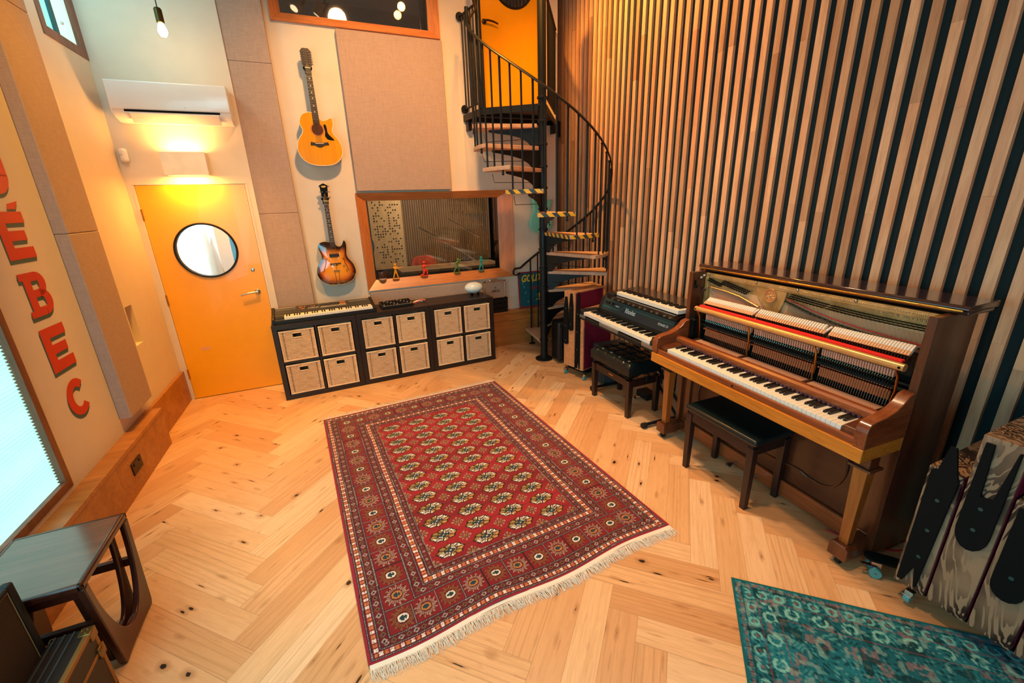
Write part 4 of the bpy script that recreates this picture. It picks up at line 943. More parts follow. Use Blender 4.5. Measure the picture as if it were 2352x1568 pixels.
while a > -216:
    kk = (54+TW-a)/STEP; k = int(math.floor(kk))+1; k = min(max(k, 1), NT_)
    while k > 1 and a > trail(k)+TW-1: k -= 1
    zb = RISE*k-.055 if True else 0
    i3 = nb % 3
    zb = RISE*k+(-.068 if i3 == 0 else -.002)
    m = MB(); zt = railz(a); rb = .640 if k == 1 else .708; p = pol(rb, a)
    m.cyl((p[0], p[1], zb), (p[0], p[1], zt-.004), .0105 if i3 == 0 else .009, 10)
    if i3 == 0: m.sph((p[0], p[1], zb-.006), .014, 10, 6)
    m.sph((p[0], p[1], zt-.006), .013, 10, 6)
    m.build('baluster', M_black, stair, smooth=True); a -= STEP/3; nb += 1
m = MB(); pts = []
hook = [pol(.69, 88, .955), pol(.69, 90.5, .93), pol(.69, 93, .925), pol(.69, 95.5, .94), pol(.69, 96, .975), pol(.69, 94, 1.01)]
pts = hook+[pol(RH-.05*max(0, (a-40)/48), a, railz(a)) for a in np.arange(88, -200, -4)]
pts += [pol(RH, -203, railz(-201)+.05), pol(RH, -205, railz(-201)+.13)]
m.tube(pts, .019, 10, flat=.42); m.build('handrail', M_black, stair, smooth=True)
# landing (triangular quarter platform running back to the wall)
LZ = 2.762
def loc2(x, y): return (x-SP[0], y-SP[1])
P1 = [loc2(2.30, .16), loc2(2.245, .585), loc2(3.42, .585), loc2(2.875, -.19), loc2(2.785, -.195)]
m = MB(); m.prism(P1, LZ-.012, LZ, 'xy'); m.build('landing_plate', plain('landing_board', '#5a4438', .6), stair)
def beam(A, B, z0, z1, w_=.006, nm='landing_edge'):
    A, B = np.array(A), np.array(B); e = (B-A)/np.linalg.norm(B-A); q = np.array([e[1], -e[0]])*w_
    m = MB(); m.prism([tuple(A-q), tuple(B-q), tuple(B+q), tuple(A+q)], z0, z1, 'xy'); return m.build(nm, M_black, stair, bevel=.002)
beam(P1[0], P1[1], LZ-.062, LZ+.002); beam(P1[0], P1[4], LZ-.062, LZ+.002); beam(P1[3], P1[2], LZ-.062, LZ+.002); beam(P1[1], P1[2], LZ-.062, LZ+.002)
mid = ((P1[0][0]*.45+P1[4][0]*.55), (P1[0][1]*.45+P1[4][1]*.55))
beam(loc2(2.285, .50), loc2(2.285, .585), LZ-.16, LZ-.06, .02, 'landing_bracket'); beam(loc2(3.37, .50), loc2(3.37, .585), LZ-.16, LZ-.06, .02, 'landing_bracket')
beam(loc2(2.32, .32), loc2(3.1, .32), LZ-.052, LZ-.014, .02, 'landing_joist')
# landing posts and rails
def railrun(A, B, n, flange=False, z0=LZ, zt=LZ+.93, extra=None):
    A, B = np.array(A), np.array(B)
    m = MB(); m.tube([(A[0], A[1], zt), (B[0], B[1], zt)], .014, 10, flat=.6); m.build('landing_handrail', M_black, stair)
    m = MB(); m.tube([(A[0], A[1], z0+.06), (B[0], B[1], z0+.06)], .010, 8); m.build('landing_bottom_rail', M_black, stair)
    for k in range(n):
        p = A+(B-A)*(k+.5)/n; m = MB(); m.cyl((p[0], p[1], z0+.06), (p[0], p[1], zt), .009, 10); m.build('landing_baluster', M_black, stair)
railrun(loc2(2.315, .19), loc2(2.26, .56), 6); railrun(loc2(2.93, -.12), loc2(3.41, .56), 9)
for z in (LZ+.93, LZ+.06):
    m = MB(); m.lathe([(.0001, 0), (.040, 0), (.044, .008), (.040, .016), (.012, .022), (.0001, .022)], 20, (loc2(2.26, 0)[0], loc2(0, .558)[1], z), 'y'); m.build('wall_flange', M_black, stair, smooth=True)
m = MB(); p = loc2(2.315, .17); m.cyl((p[0], p[1], LZ), (p[0], p[1], 3.88), .027, 20); m.lathe([(.027, 0), (.036, .02), (.02, .05), (.03, .09), (.0001, .14)], 20, (p[0], p[1], 3.88)); m.build('landing_post', M_black, stair, smooth=True)
m = MB(); A = np.array(pol(RH, -201)); z = railz(-201); m.tube([(A[0], A[1], z-.01), (p[0]-.06, p[1]-.10, z+.10), (p[0]-.075, p[1]-.045, z+.28), (p[0]-.03, p[1]-.03, z+.38)], [.016, .026, .028, .018], 12, flat=.5); m.build('rail_easing', plain('aged_bronze_steel', '#4a3a28', .45, .7), stair, smooth=True)
# ================================================================== UPRIGHT PIANO (local x: bass to treble, local y: into the wall)
M_pw = wood('mahogany_piano_case', '#4a2413', '#6e3a20', 2, 12, 3, .28, .35); M_pwx = wood('mahogany_piano_rail', '#7a3c1e', '#a0562e', 0, 12, 3, .25, .4)
M_pdark = wood('dark_mahogany_panel', '#33170d', '#4b2515', 0, 10, 3, .35, .2); M_gold_w = wood('honey_piano_edge', '#c0701e', '#dc8c34', 0, 12, 3, .25, .5)
M_legw = wood('honey_piano_leg', '#8e4c1c', '#b56a2a', 2, 12, 3, .28, .4); M_lid = wood('dark_plum_lid', '#2e1512', '#46221a', 0, 10, 3, .12, .9)
pno = thing('upright_piano', 'old mahogany upright piano with its front removed showing hammers and strings', 'piano', tuple(PO), RP)
UL, UR = -.13, 1.33; DF, DB, PT = .255, .56, 1.305
def pb(nm, x0, y0, z0, x1, y1, z1, mat, bev=.002, par=None, **kw):
    m = MB(); m.box(x0, y0, z0, x1, y1, z1); return m.build(nm, mat, par or pno, bevel=bev, **kw)
pb('side_panel', UL, DF, .03, UL+.035, DB, PT, M_pw); pb('side_panel', UR-.035, DF, .03, UR, DB, PT, M_pw)
pb('back_board', UL+.035, DB-.03, .03, UR-.035, DB, PT-.01, M_pdark, 0)
pb('plinth', UL+.035, .275, .02, UR-.035, .30, .125, M_pwx, .004); pb('lower_panel', UL+.10, .295, .128, UR-.10, .31, .655, M_pdark)
pb('lower_stile', UL+.035, .280, .127, UL+.10, .31, .655, M_pw); pb('lower_stile', UR-.10, .280, .127, UR-.035, .31, .655, M_pw)
pb('bottom_board', UL+.036, .302, .03, UR-.036, DB-.031, .06, M_pdark, 0)
# raised moulding curves on the lower panel
for nm_x in ((.045, .60, 0), (1.10, .60, 1)):
    pass
def smoothline(pts, n=6):
    P_ = [pts[0]]+list(pts)+[pts[-1]]; out = []
    for i in range(1, len(P_)-2):
        a, b_, c_, d_ = (np.array(P_[i+q]) for q in (-1, 0, 1, 2))
        for s_ in range(n): t_ = s_/n; out.append(tuple(.5*((2*b_)+(-a+c_)*t_+(2*a-5*b_+4*c_-d_)*t_*t_+(-a+3*b_-3*c_+d_)*t_**3)))
    return out+[pts[-1]]
m = MB()
m.tube(smoothline([(.10, .293, .54), (.055, .293, .47), (.045, .293, .38), (.07, .293, .30), (.13, .293, .262), (.22, .293, .258), (.30, .293, .235), (.50, .293, .222), (.70, .293, .228), (.86, .293, .250), (.94, .293, .236), (1.03, .293, .240), (1.09, .293, .29), (1.12, .293, .40), (1.10, .293, .50), (1.06, .293, .56)]), .009, 8, flat=.8)
m.build('panel_moulding', M_pw, pno, smooth=True)
for u in (.47, .635):
    m = MB(); m.tube([(u, .285, .055), (u, .25, .062), (u, .22, .058), (u, .195, .048)], [.008, .011, .020, .022], 12, flat=.4); m.build('pedal', plain('worn_steel_pedal', '#a8a8a4', .3, 1), pno, smooth=True)
# keybed with honey coloured front edge, key slip, arms
pb('keybed', UL, -.035, .660, UR, .255, .728, M_gold_w, .003)
pb('keybed_underside', UL+.02, .0, .640, UR-.02, .27, .659, M_pdark, 0)
pb('key_slip', UL+.052, -.022, .729, UR-.052, -.004, .764, M_pwx, .005)
m = MB(); m.cyl((.60, -.0225, .745), (.60, -.0245, .745), .006, 12); m.build('lock_plate', M_bmat, pno)
arm = [(-.030, .729), (-.034, .80), (-.030, .832), (-.012, .853), (.02, .862), (.09, .872), (.145, .89), (.185, .915), (.212, .945), (.254, .958), (.254, .729)]
for x in (UL, UR-.052):
    m = MB(); m.prism(arm, x, x+.052, 'yz'); m.build('arm', wood('mahogany_arm', '#6a3218', '#98502a', 1, 10, 3, .25, .5) if 'mahogany_arm' not in MATS else MATS['mahogany_arm'], pno, bevel=.004, smooth=True, seg=3)
KW = 1.2037
for x0, x1 in ((UL+.054, -.003), (KW+.003, UR-.054)):
    m = MB(); m.prism([(-.003, .729), (-.003, .775), (.01, .792), (.145, .800), (.145, .729)], x0, x1, 'yz'); m.build('key_block', M_pw, pno, bevel=.003)
keyset(pno, 50, KW/50, 0, 0, .785, .150, .098, start=5, zf=.036, hb=.012)
m = MB(); m.prism([(.140, .800), (.136, .812), (.140, .832), (.155, .842), (.190, .838), (.205, .822), (.205, .805), (.16, .798)], UL+.054, UR-.054, 'yz'); m.build('key_cover_rail', M_pwx, pno, smooth=True)
m = MB()
for k in range(50): m.cyl((.012+k*KW/50, .137, .797), (.012+k*KW/50, .142, .797), .010, 8)
m.build('rail_scallop_shadow', plain('scallop_shadow_brown', '#5a3440', .9), pno)  # dark discs imitating the scalloped shadows along the key cover rail
# visible key tails in three sections with chevron notches
secs = [(.005, .395, 27), (.415, .83, 29), (.85, 1.20, 29)]
M_kt = plain('pinkish_key_tail_wood', '#c79a84', .6, var=.08); M_kl = plain('chevron_brown', '#4a2c24', .9)  # pinkish tails, dark brown chevron marks
KT = None
for a, c, n_ in secs:
    p = (c-a)/n_
    for k in range(n_):
        if KT is None:
            m = MB(); m.box(.0012, .206, .800, p-.0012, .300, .818); KT = m.build('key_tail', M_kt, pno); KT.location = (a, 0, 0)
            g = MB(); g.add([(p*.25, .235, .8186), (p*.6, .245, .8186), (p*.25, .256, .8186), (p*.25, .253, .8186), (p*.5, .245, .8186), (p*.25, .238, .8186)], [(0, 1, 2, 3, 4, 5)]); KG = g.build('chevron_mark', M_kl, KT)
        else:
            o = KT.copy(); COL.objects.link(o); o.location = (a+k*p, 0, 0); q = KG.copy(); COL.objects.link(q); q.parent = o
    pb('section_block', a-.008, .212, .795, a-.001, .30, .83, M_pdark, 0)
# action: wippens, springs, hammers  (rows of repeated small work, one mesh per row and kind)
M_or_w = plain('orange_action_felt', '#b9683c', .6, var=.1); M_mt = plain('dark_action_metal', '#2a3638', .35, .8); M_sp = plain('silver_spring', '#9ad0cc', .25, 1); M_pch = plain('peach_action_wood', '#d59a80', .6, var=.06)
M_fw = plain('white_hammer_felt', '#efe0d0', .9, var=.04); M_hw = plain('peach_hammer_wood', '#dba274', .6, var=.05)
pb('action_backboard', UL+.04, .385, .66, UR-.04, .395, 1.10, M_bmat, 0)
ROW = []
for a, c, n_ in secs:
    p = (c-a)/n_
    for k in range(n_): ROW.append(a+(k+.5)*p)
def rowmesh(nm, fn, mat, smooth=False, par=None):
    m = MB(); fn(m, 0, 0); o0 = m.build(nm, mat, par or pno, smooth=smooth); o0.location = (ROW[0]+ROFF(nm, 0), 0, 0)
    for i in range(1, len(ROW)):
        o = o0.copy(); COL.objects.link(o); o.location = (ROW[i]+ROFF(nm, i), 0, 0)
def ROFF(nm, i): return .019+.04*(i/84) if nm == 'hammer_butt' else 0
rowmesh('sticker_wire', lambda m, x, i: m.cyl((x, .315, .815), (x, .325, .865), .0012, 5), M_steel)
rowmesh('sticker_felt', lambda m, x, i: (m.cyl((x, .325, .850), (x, .331, .893), .0055, 8), m.cyl((x, .331, .893), (x, .332, .898), .003, 6)), M_or_w, True)
rowmesh('action_button', lambda m, x, i: (m.cyl((x, .318, .902), (x, .305, .905), .0042, 8), m.cyl((x+.006, .33, .912), (x+.006, .318, .914), .003, 6)), M_or_w, True)
pb('action_rail', UL+.05, .325, .912, UR-.06, .345, .930, M_mt, .002); pb('action_rail', UL+.05, .33, .944, UR-.06, .35, .955, M_mt, .002)
rowmesh('jack_wire', lambda m, x, i: (m.tube([(x-.004, .31, .918), (x, .322, .94), (x+.003, .318, .958)], .0013, 5), m.cyl((x+.005, .308, .925), (x+.005, .308, .936), .003, 6)), M_mt)
rowmesh('return_spring', lambda m, x, i: m.tube([(x-.003, .322, .944), (x+.001, .312, .958), (x+.004, .318, .972)], .0017, 5), M_sp)
rowmesh('butt_felt', lambda m, x, i: m.box(x-.004, .316, .972, x+.004, .334, 1.008), M_pch)
rowmesh('damper_spoon', lambda m, x, i: m.tube([(x-.004, .330, 1.010), (x-.001, .314, 1.022), (x+.004, .318, 1.036), (x+.005, .332, 1.044)], .0022, 5), M_mt)
rowmesh('hammer_shank', lambda m, x, i: m.cyl((x, .335, .99), (x, .300, 1.098), .0024, 6), M_hw)
# brackets + brass rods
for x in (-.02, .405, .84, 1.225):
    m = MB(); m.tube([(x, .30, .80), (x-.004, .30, .86), (x+.010, .285, .92), (x+.012, .27, 1.0), (x+.004, .245, 1.05)], .0055, 8); m.build('action_bracket', M_brass, pno, smooth=True)
m = MB(); m.cyl((.002, .222, 1.064), (KW+.075, .222, 1.064), .0185, 20); m.build('hammer_rest_rail', plain('gold_painted_rail', '#e0b070', .28, .6), pno, smooth=True)
for x in (.012, KW+.06): m = MB(); m.cyl((x, .203, 1.064), (x, .2025, 1.064), .006, 12); m.cyl((x, .208, 1.064), (x, .2025, 1.064), .006, 12); m.build('rail_screw', M_bmat, pno)
pb('red_rail_felt', .015, .235, 1.078, KW+.05, .262, 1.090, plain('scarlet_felt', '#e8241a', .8, emit=None), .003)
# hammers, each its own part
m = MB(); m.prism([(-.012, -.004), (.0, -.006), (.028, .018), (.034, .030), (.020, .036), (.000, .020)], -.0052, .0052, 'yz'); ham = m.build('hammer', M_fw, pno, bevel=.0015, seg=1)
m = MB(); m.prism([(-.022, -.006), (-.010, -.012), (.004, -.002), (-.006, .012)], -.005, .005, 'yz'); hw_ = m.build('hammer_moulding', M_hw, ham)
hams = [ham]
for i, x in enumerate(ROW):
    if i == 0: o = ham; w_ = hw_
    else: o = ham.copy(); COL.objects.link(o); w_ = hw_.copy(); COL.objects.link(w_); w_.parent = o
    o.parent = pno; o.location = (x+.02+(.04*(i/84)), .285, 1.108+.010*(i/84)); o.rotation_euler = (0, .0 if i >= 27 else .28, .0)
    if i == 26 or i == 55: o.rotation_euler = (0, .5, .1)
rowmesh('hammer_butt', lambda m, x, i: m.box(x-.002, .272, 1.080, x+.002, .30, 1.100), M_pdark)
# iron plate
n = NT('bronze_gilt_iron_plate'); a = n.noise(n.coord(), 14, 5, .6); r = n.ramp(a, [(.3, hx('#a8844c')), (.7, hx('#d2ae72'))]); n.l(r.outputs[0], n.b.inputs['Base Color']); n.b.inputs['Metallic'].default_value = .45; n.b.inputs['Roughness'].default_value = .42; n.bump(n.noise(n.coord(), 120, 3), .25, .002); M_plate = n.m
X0, X1 = UL+.036, UR-.036
pb('iron_plate', X0, .398, 1.0, X1, .408, PT-.012, M_plate, 0)
pb('plate_header', X0, .378, 1.262, X1, .398, PT-.010, M_plate, .003)
for bx in ((X0, .372, 1.05, X0+.03, .398, 1.262), ):
    pb('plate_rib', *bx, M_plate, .003)
m = MB(); m.prism([(.335, 1.262), (.545, 1.262), (.535, 1.20), (.49, 1.06), (.44, 1.06), (.435, 1.12), (.39, 1.15), (.335, 1.215)], .380, .398, 'xz'); m.build('plate_web', M_plate, pno, bevel=.004)
m = MB(); m.lathe([(.0001, -.006), (.034, -.006), (.036, -.010), (.042, -.010), (.044, 0), (.0001, 0)], 32, (.445, .380, 1.222), 'y')
rr = random.Random(4)
for k in range(26): a_, r_ = rr.random()*6.28, rr.random()*.028; m.sph((.445+r_*math.cos(a_), .374, 1.222+r_*math.sin(a_)), (.005+.004*rr.random(), .003, .004), 8, 6)
m.build('plate_medallion', plain('pale_gold_medallion', '#d9b080', .35, .8), pno, smooth=True)
m = MB()      # worn raised relief along the header, like cast ornament
rr = random.Random(8)
x = X0+.05
while x < X1-.03:
    if not (.30 < x < .33 or .62 < x < .64): m.box(x, .3765, 1.272, x+.003+.004*rr.random(), .379, 1.284)
    if x > 1.0 and rr.random() < .7: m.box(x, .3975, 1.240+.004*rr.random(), x+.005*rr.random()+.003, .3945, 1.254)
    x += .007+.004*rr.random()
m.build('cast_relief', plain('pale_gold_relief', '#c9a878', .4, .8), pno, bevel=.001, seg=1)
m = MB()
for x in (X0+.03, .33, .61, .93): m.sph((x, .377, 1.287), .009, 12, 8)
m.build('plate_bolts', M_steel, pno, smooth=True)
# tuning pins
M_pin = plain('blued_tuning_pin', '#22333a', .3, .8); pins = []
for k in range(7): pins += [(X0+.040+k*.018, 1.250-.004*k), (X0+.030+k*.018, 1.238-.004*k)]
for k in range(11):
    for j in range(3): pins.append((X0+.172+k*.0205-.012*j, 1.254-.011*j-.0035*k))
for k in range(34):
    f = k/33; x = .59+f*.675+(.010 if k > 10 else 0)
    for j in range(3): pins.append((x-.012*j, 1.252-.0115*j-.010*math.sin(f*3.1)-.024*f))
m = MB(); m.cyl((0, 0, 0), (-.006, -.028, .005), .0034, 8); pin0 = m.build('tuning_pin', M_pin, pno, smooth=True)
pins.sort(key=lambda p: -p[0]); rest = MB()
for i, (x, z) in enumerate(pins):
    if i < 100:
        o = pin0 if i == 0 else pin0.copy()
        if i: COL.objects.link(o)
        o.parent = pno; o.location = (x, .392, z)
    else: rest.cyl((x, .392, z), (x-.004, .368, z+.004), .0038, 8)
rest.build('tuning_pins', M_pin, pno, kind='stuff')
# strings
ms = MB()
for k in range(34):
    f = k/33; x = X0+.035+f*.385; ms.cyl((x, .389, 1.205-.045*f), (x+.18+.03*f, .372, .98), .0016, 4)
ms.build('bass_strings', plain('copper_string', '#d89a84', .4, .6), pno, kind='stuff')
ms = MB()
for k in range(150):
    f = k/149; x = .565+f*.70; ms.cyl((x, .385, 1.21-.02*f), (x-.03, .372, .98), .0006, 3)
ms.build('steel_strings', plain('steel_string', '#c8beb2', .35, .8), pno, kind='stuff')
pb('soundboard', X0, .3965, .98, X1, .3978, 1.2, plain('amber_soundboard', '#d0a67c', .5), 0)
m = MB(); m.tube([(X0+.03, .384, 1.197), (.10, .382, 1.190), (.22, .380, 1.176), (.32, .378, 1.150), (.375, .378, 1.135)], .010, 8, flat=.5); m.build('bass_pressure_bar', plain('pale_gold_bar', '#c2a070', .35, .8), pno, smooth=True)
crv = [(.545, .382, 1.212), (.62, .380, 1.195), (.72, .378, 1.172), (.84, .377, 1.152), (.98, .377, 1.138), (1.12, .377, 1.130), (1.28, .377, 1.124)]
def offz(d, dy=0): return [(x, y+dy, z+d) for x, y, z in crv]
m = MB(); m.tube(offz(.014, -.001), .0045, 8, flat=.5); m.build('red_string_felt', plain('crimson_braid', '#a01c30', .9), pno, smooth=True)
m = MB(); m.tube(offz(-.006), .008, 8, flat=.6); m.build('capo_bar', M_mt, pno, smooth=True)
m = MB(); m.tube(offz(-.022), .0035, 8); m.build('capo_bar', plain('silver_bar', '#a8a8a0', .3, .9), pno, smooth=True)
for k in range(26):
    f = k/25*6; i = min(5, int(f)); q = f-i; p = [crv[i][j]*(1-q)+crv[i+1][j]*q for j in range(3)]; m = MB(); m.sph((p[0], p[1]-.008, p[2]-.004), .0045, 8, 6); m.build('bar_screw', M_pin, pno, smooth=True)
for x, z in ((X0+.02, 1.175), (UR-.05, 1.118)): m = MB(); m.lathe([(.0001, -.012), (.012, -.012), (.015, -.006), (.015, 0)], 18, (x, .36, z), 'y'); m.build('side_bolt', M_chrome, pno, smooth=True)
# action posts at the bass end, side latch
m = MB(); m.box(-.075, .27, .80, -.058, .30, .98); m.box(-.10, .255, .955, -.03, .275, .968); m.tube([(-.06, .28, .97), (-.05, .26, 1.04), (-.03, .25, 1.05), (.0, .245, 1.045)], .006, 8); m.build('action_post', M_mt, pno, bevel=.002)
m = MB(); m.box(UL+.035, .275, 1.20, UL+.041, .288, 1.245); m.sph((UL+.043, .285, 1.20), .012, 10, 8); m.build('panel_latch', M_bmat, pno)
m = MB(); m.sph((UL+.036, .36, 1.275), (.004, .012, .008), 10, 8); m.sph((UL+.036, .335, 1.262), (.004, .012, .008), 10, 8); m.build('peeling_sticker', M_white, pno)
# lid: rear half fixed, front half folded back on top
pb('lid_rear', UL-.035, .395, PT, UR+.035, .585, PT+.020, M_lid, .006, seg=3)
m = MB(); m.prism([(.375, .022), (.372, .030), (.380, .044), (.60, .050), (.606, .040), (.60, .022)], UL-.04, UR+.04, 'yz'); lid = m.build('lid_flap', M_lid, pno, bevel=.003, smooth=True); lid.location = (0, 0, PT)
m = MB(); m.cyl((UL-.02, .377, PT+.018), (UR+.02, .377, PT+.018), .0065, 10); m.build('piano_hinge', M_brass, pno, smooth=True)
for x in (UL+.06, .48, .92, UR-.14): m = MB(); m.box(x, .372, PT+.014, x+.07, .392, PT+.026); m.build('hinge_plate', M_brass, pno, bevel=.001)
# front legs, foot blocks, casters
for x0, x1 in ((UL+.005, UL+.095), (UR-.095, UR-.005)):
    xc = (x0+x1)/2
    m = MB(); m.prism([(x0-.0, .048), (x1+.0, .048), (x1, .115), (x1-.014, .13), (x0+.014, .13), (x0, .115)], .065, .20, 'xz'); m.box(x0+.01, .20, .048, x1-.01, .30, .12); m.build('foot_block', M_pw, pno, bevel=.003)
    m = MB(); a, c = .021, .031; y = .115
    m.hexa([(xc-a, y-a, .13), (xc+a, y-a, .13), (xc+a, y+a, .13), (xc-a, y+a, .13), (xc-c, y-c, .57), (xc+c, y-c, .57), (xc+c, y+c, .57), (xc-c, y+c, .57)]); m.build('leg', M_legw, pno, bevel=.002)
    m = MB(); m.box(xc-.05, y-.05, .575, xc+.05, y+.05, .587); m.box(xc-.035, y-.035, .587, xc+.035, y+.035, .64); m.build('leg_capital', M_pw, pno, bevel=.003)
    m = MB(); m.lathe([(.0001, -.011), (.022, -.011), (.024, 0), (.022, .011), (.0001, .011)], 20, (xc, .10, .0245), 'x'); m.cyl((xc, .10, .03), (xc, .10, .05), .008, 10); m.build('caster', M_rubber, pno, smooth=True)
m = MB()
for x in (UL+.05, UR-.05): m.lathe([(.0001, -.011), (.020, -.011), (.022, 0), (.020, .011), (.0001, .011)], 20, (x, .50, .0225), 'x'); m.cyl((x, .50, .03), (x, .50, .05), .008, 8)
m.build('rear_casters', M_rubber, pno)

# ================================================================== PIANO BENCH (plain) + TUFTED BENCH
def tl(nm, lab, cat, u, d, z=0, rz=0, group=None): return thing(nm, lab, cat, tuple(PW(u, d, z)), RP+rz, group)
M_seat = plain('black_leather', '#0f1c1e', .32, var=.1, coat=.15, bump=.12, bscale=220); M_bw = wood('dark_wenge_wood', '#1f1110', '#2e1a17', 2, 12, 3, .4)
t = thing('piano_bench', 'plain black leather piano bench with dark tapered legs under the upright piano', 'bench', (2.81, -2.835, 0), RP+.03)
def blk(m, x, y, z0, z1, a, c): m.hexa([(x-a, y-a, z0), (x+a, y-a, z0), (x+a, y+a, z0), (x-a, y+a, z0), (x-c, y-c, z1), (x+c, y-c, z1), (x+c, y+c, z1), (x-c, y+c, z1)])
for x in (-.238, .238):
    for y in (-.135, .135): m = MB(); blk(m, x, y, 0, .425, .017, .022); m.build('leg', M_bw, t, bevel=.002)
m = MB(); m.box(-.25, -.150, .375, .25, -.130, .445); m.box(-.25, .130, .375, .25, .150, .445); m.box(-.252, -.14, .375, -.232, .14, .445); m.box(.232, -.14, .375, .252, .14, .445); m.build('apron', M_bw, t, bevel=.002)
m = MB(); m.box(-.275, -.165, .446, .275, .165, .487); m.build('seat', M_seat, t, bevel=.016, seg=5, smooth=True)
t = thing('adjustable_piano_bench', 'tufted black leather piano bench with scissor frame in front of the electric piano', 'bench', (2.93, -1.575, 0), RP+.05)
for x in (-.255, .255):
    for y in (-.150, .150): m = MB(); blk(m, x, y, 0, .35, .019, .025); m.build('leg', M_bw, t, bevel=.002)
m = MB(); m.box(-.26, -.165, .285, .26, -.145, .35); m.box(-.26, .145, .285, .26, .165, .35); m.box(-.268, -.15, .285, -.248, .15, .35); m.box(.248, -.15, .285, .268, .15, .35); m.build('apron', M_bw, t, bevel=.002)
m = MB(); 
for y in (-.11, .11): m.tube([(-.2, y, .33), (.2, y, .395)], .007, 6); m.tube([(-.2, y, .395), (.2, y, .33)], .007, 6)
m.build('scissor_lift', M_black, t)
m = MB(); m.cyl((.27, 0, .36), (.31, 0, .36), .010, 12); m.cyl((.305, 0, .36), (.325, 0, .36), .024, 20); m.build('height_knob', M_blackp, t, smooth=True)
m = MB(); m.box(-.02, -.1665, .315, .045, -.165, .325); m.build('maker_plate', M_brass, t)
# tufted seat
NX, NY = 61, 41; A, B, z0, zt = .285, .185, .398, .505
tufts = [(x, y) for x in (-.19, -.063, .063, .19) for y in (-.11, 0, .11)]
vs = []; m = MB()
for j in range(NY):
    for i in range(NX):
        x = -A+2*A*i/(NX-1); y = -B+2*B*j/(NY-1)
        ex = min(1, (A-abs(x))/.035); ey = min(1, (B-abs(y))/.035); e = math.sqrt(max(0, 1-(1-ex)**2))*math.sqrt(max(0, 1-(1-ey)**2))
        z = zt-.030*(1-e)
        for tx_, ty_ in tufts:
            d = math.hypot(x-tx_, y-ty_); z -= .022*math.exp(-(d/.018)**2)
        # creases between tufts
        cx_ = min(abs(x-q) for q in (-.19, -.063, .063, .19)); cy_ = min(abs(y-q) for q in (-.11, 0, .11)); z -= .007*math.exp(-(cx_/.007)**2)+.007*math.exp(-(cy_/.007)**2)
        vs.append((x, y, z))
fs = [(j*NX+i, j*NX+i+1, (j+1)*NX+i+1, (j+1)*NX+i) for j in range(NY-1) for i in range(NX-1)]
m.add(vs, fs)
edge = [i for i in range(NX)]+[j*NX+NX-1 for j in range(1, NY)]+[(NY-1)*NX+i for i in range(NX-2, -1, -1)]+[j*NX for j in range(NY-2, 0, -1)]
k0 = len(m.v); m.v += [(vs[i][0], vs[i][1], z0) for i in edge]; K = len(edge)
for q in range(K): m.f.append((edge[q], edge[(q+1) % K], k0+(q+1) % K, k0+q)); m.m.append(0); m.c.append((1, 1, 1))
m.f.append(tuple(range(k0, k0+K))); m.m.append(0); m.c.append((1, 1, 1))
m.build('tufted_seat', M_seat, t, smooth=True)
for tx_, ty_ in tufts: m = MB(); m.sph((tx_, ty_, zt-.027), (.009, .009, .005), 10, 6); m.build('seat_button', M_seat, t, smooth=True)

# ================================================================== ELECTRIC PIANO + STAGE PIANO ABOVE
M_tolex = plain('black_tolex', '#17191b', .6, var=.12, bump=.25, bscale=400); M_rpan = plain('slate_control_panel', '#2b363b', .4); M_teal = plain('teal_stripe', '#1d9a92', .4)
t = tl('electric_piano', 'black electric stage piano with grey-teal control panel standing by the slatted wall', 'electric piano', -1.29, 0)
Lr = 1.125
m = MB(); m.prism([(.09, .70), (.09, .757), (.205, .757), (.215, .79), (.262, .902), (.30, .925), (.545, .930), (.552, .70)], 0, Lr, 'yz'); m.build('case_body', M_tolex, t, bevel=.005)
m = MB(); m.box(.0, .015, .695, Lr, .09, .735); m.build('front_case_rim', M_tolex, t, bevel=.004)
for x in (0, Lr-.052): m = MB(); m.prism([(.012, .735), (.012, .775), (.03, .80), (.20, .80), (.212, .735)], x, x+.052, 'yz'); m.build('end_block', M_tolex, t, bevel=.005)
m = MB(); m.box(0, .005, .72, .10, .016, .748); m.box(.36, .005, .72, .66, .016, .748); m.box(.98, .005, .72, Lr, .016, .748); m.build('aluminium_rail', plain('aluminium_rail', '#9fa6a8', .3, .8), t, bevel=.001)
m = MB(); m.box(.11, .0, .705, .35, .014, .733); m.box(.67, .0, .705, .97, .014, .733); m.build('rubber_strip', M_rubber, t, bevel=.003)
keyset(t, 43, (Lr-.108)/43, .054, .020, .778, .150, .098, start=2, zf=.03)
# sloped panel: plane from (y .216,z .795) to (.260,.898)
ang = math.atan2(.898-.795, .260-.216)
pan = bpy.data.objects.new('control_panel', None)
m = MB(); m.prism([(.2165, .796), (.2595, .8985), (.2560, .900), (.2130, .7975)], .06, Lr-.06, 'yz'); pan = m.build('control_panel', M_rpan, t)
def onpan(u, v): return (u, .2130+(.2560-.2130)*v-.0008, .7975+(.900-.7975)*v+.0004)
def stripe(pts, r=.0016):
    m = MB(); m.tube([onpan(u, v) for u, v in pts], r, 6); return m.build('teal_stripe', M_teal, pan)
stripe([(.07, .93), (.98*Lr-.05, .93)], .001); stripe([(.07, .30), (.33, .30), (.40, .72), (Lr-.07, .72)]); stripe([(.07, .36), (.325, .36)], .0008); stripe([(.40, .79), (Lr-.07, .79)], .0008)
for u in (.13, .165, .22): m = MB(); p = onpan(u, .70); q = (p[0], p[1]-.018, p[2]+.008); m.cyl(p, q, .013, 16, .010); m.cyl(q, (q[0], q[1]-.001, q[2]), .006, 12, m=1); m.build('control_knob', [M_blackp, M_chrome], t)
M_lw = plain('white_logo_print', '#dfe6e4', .5)
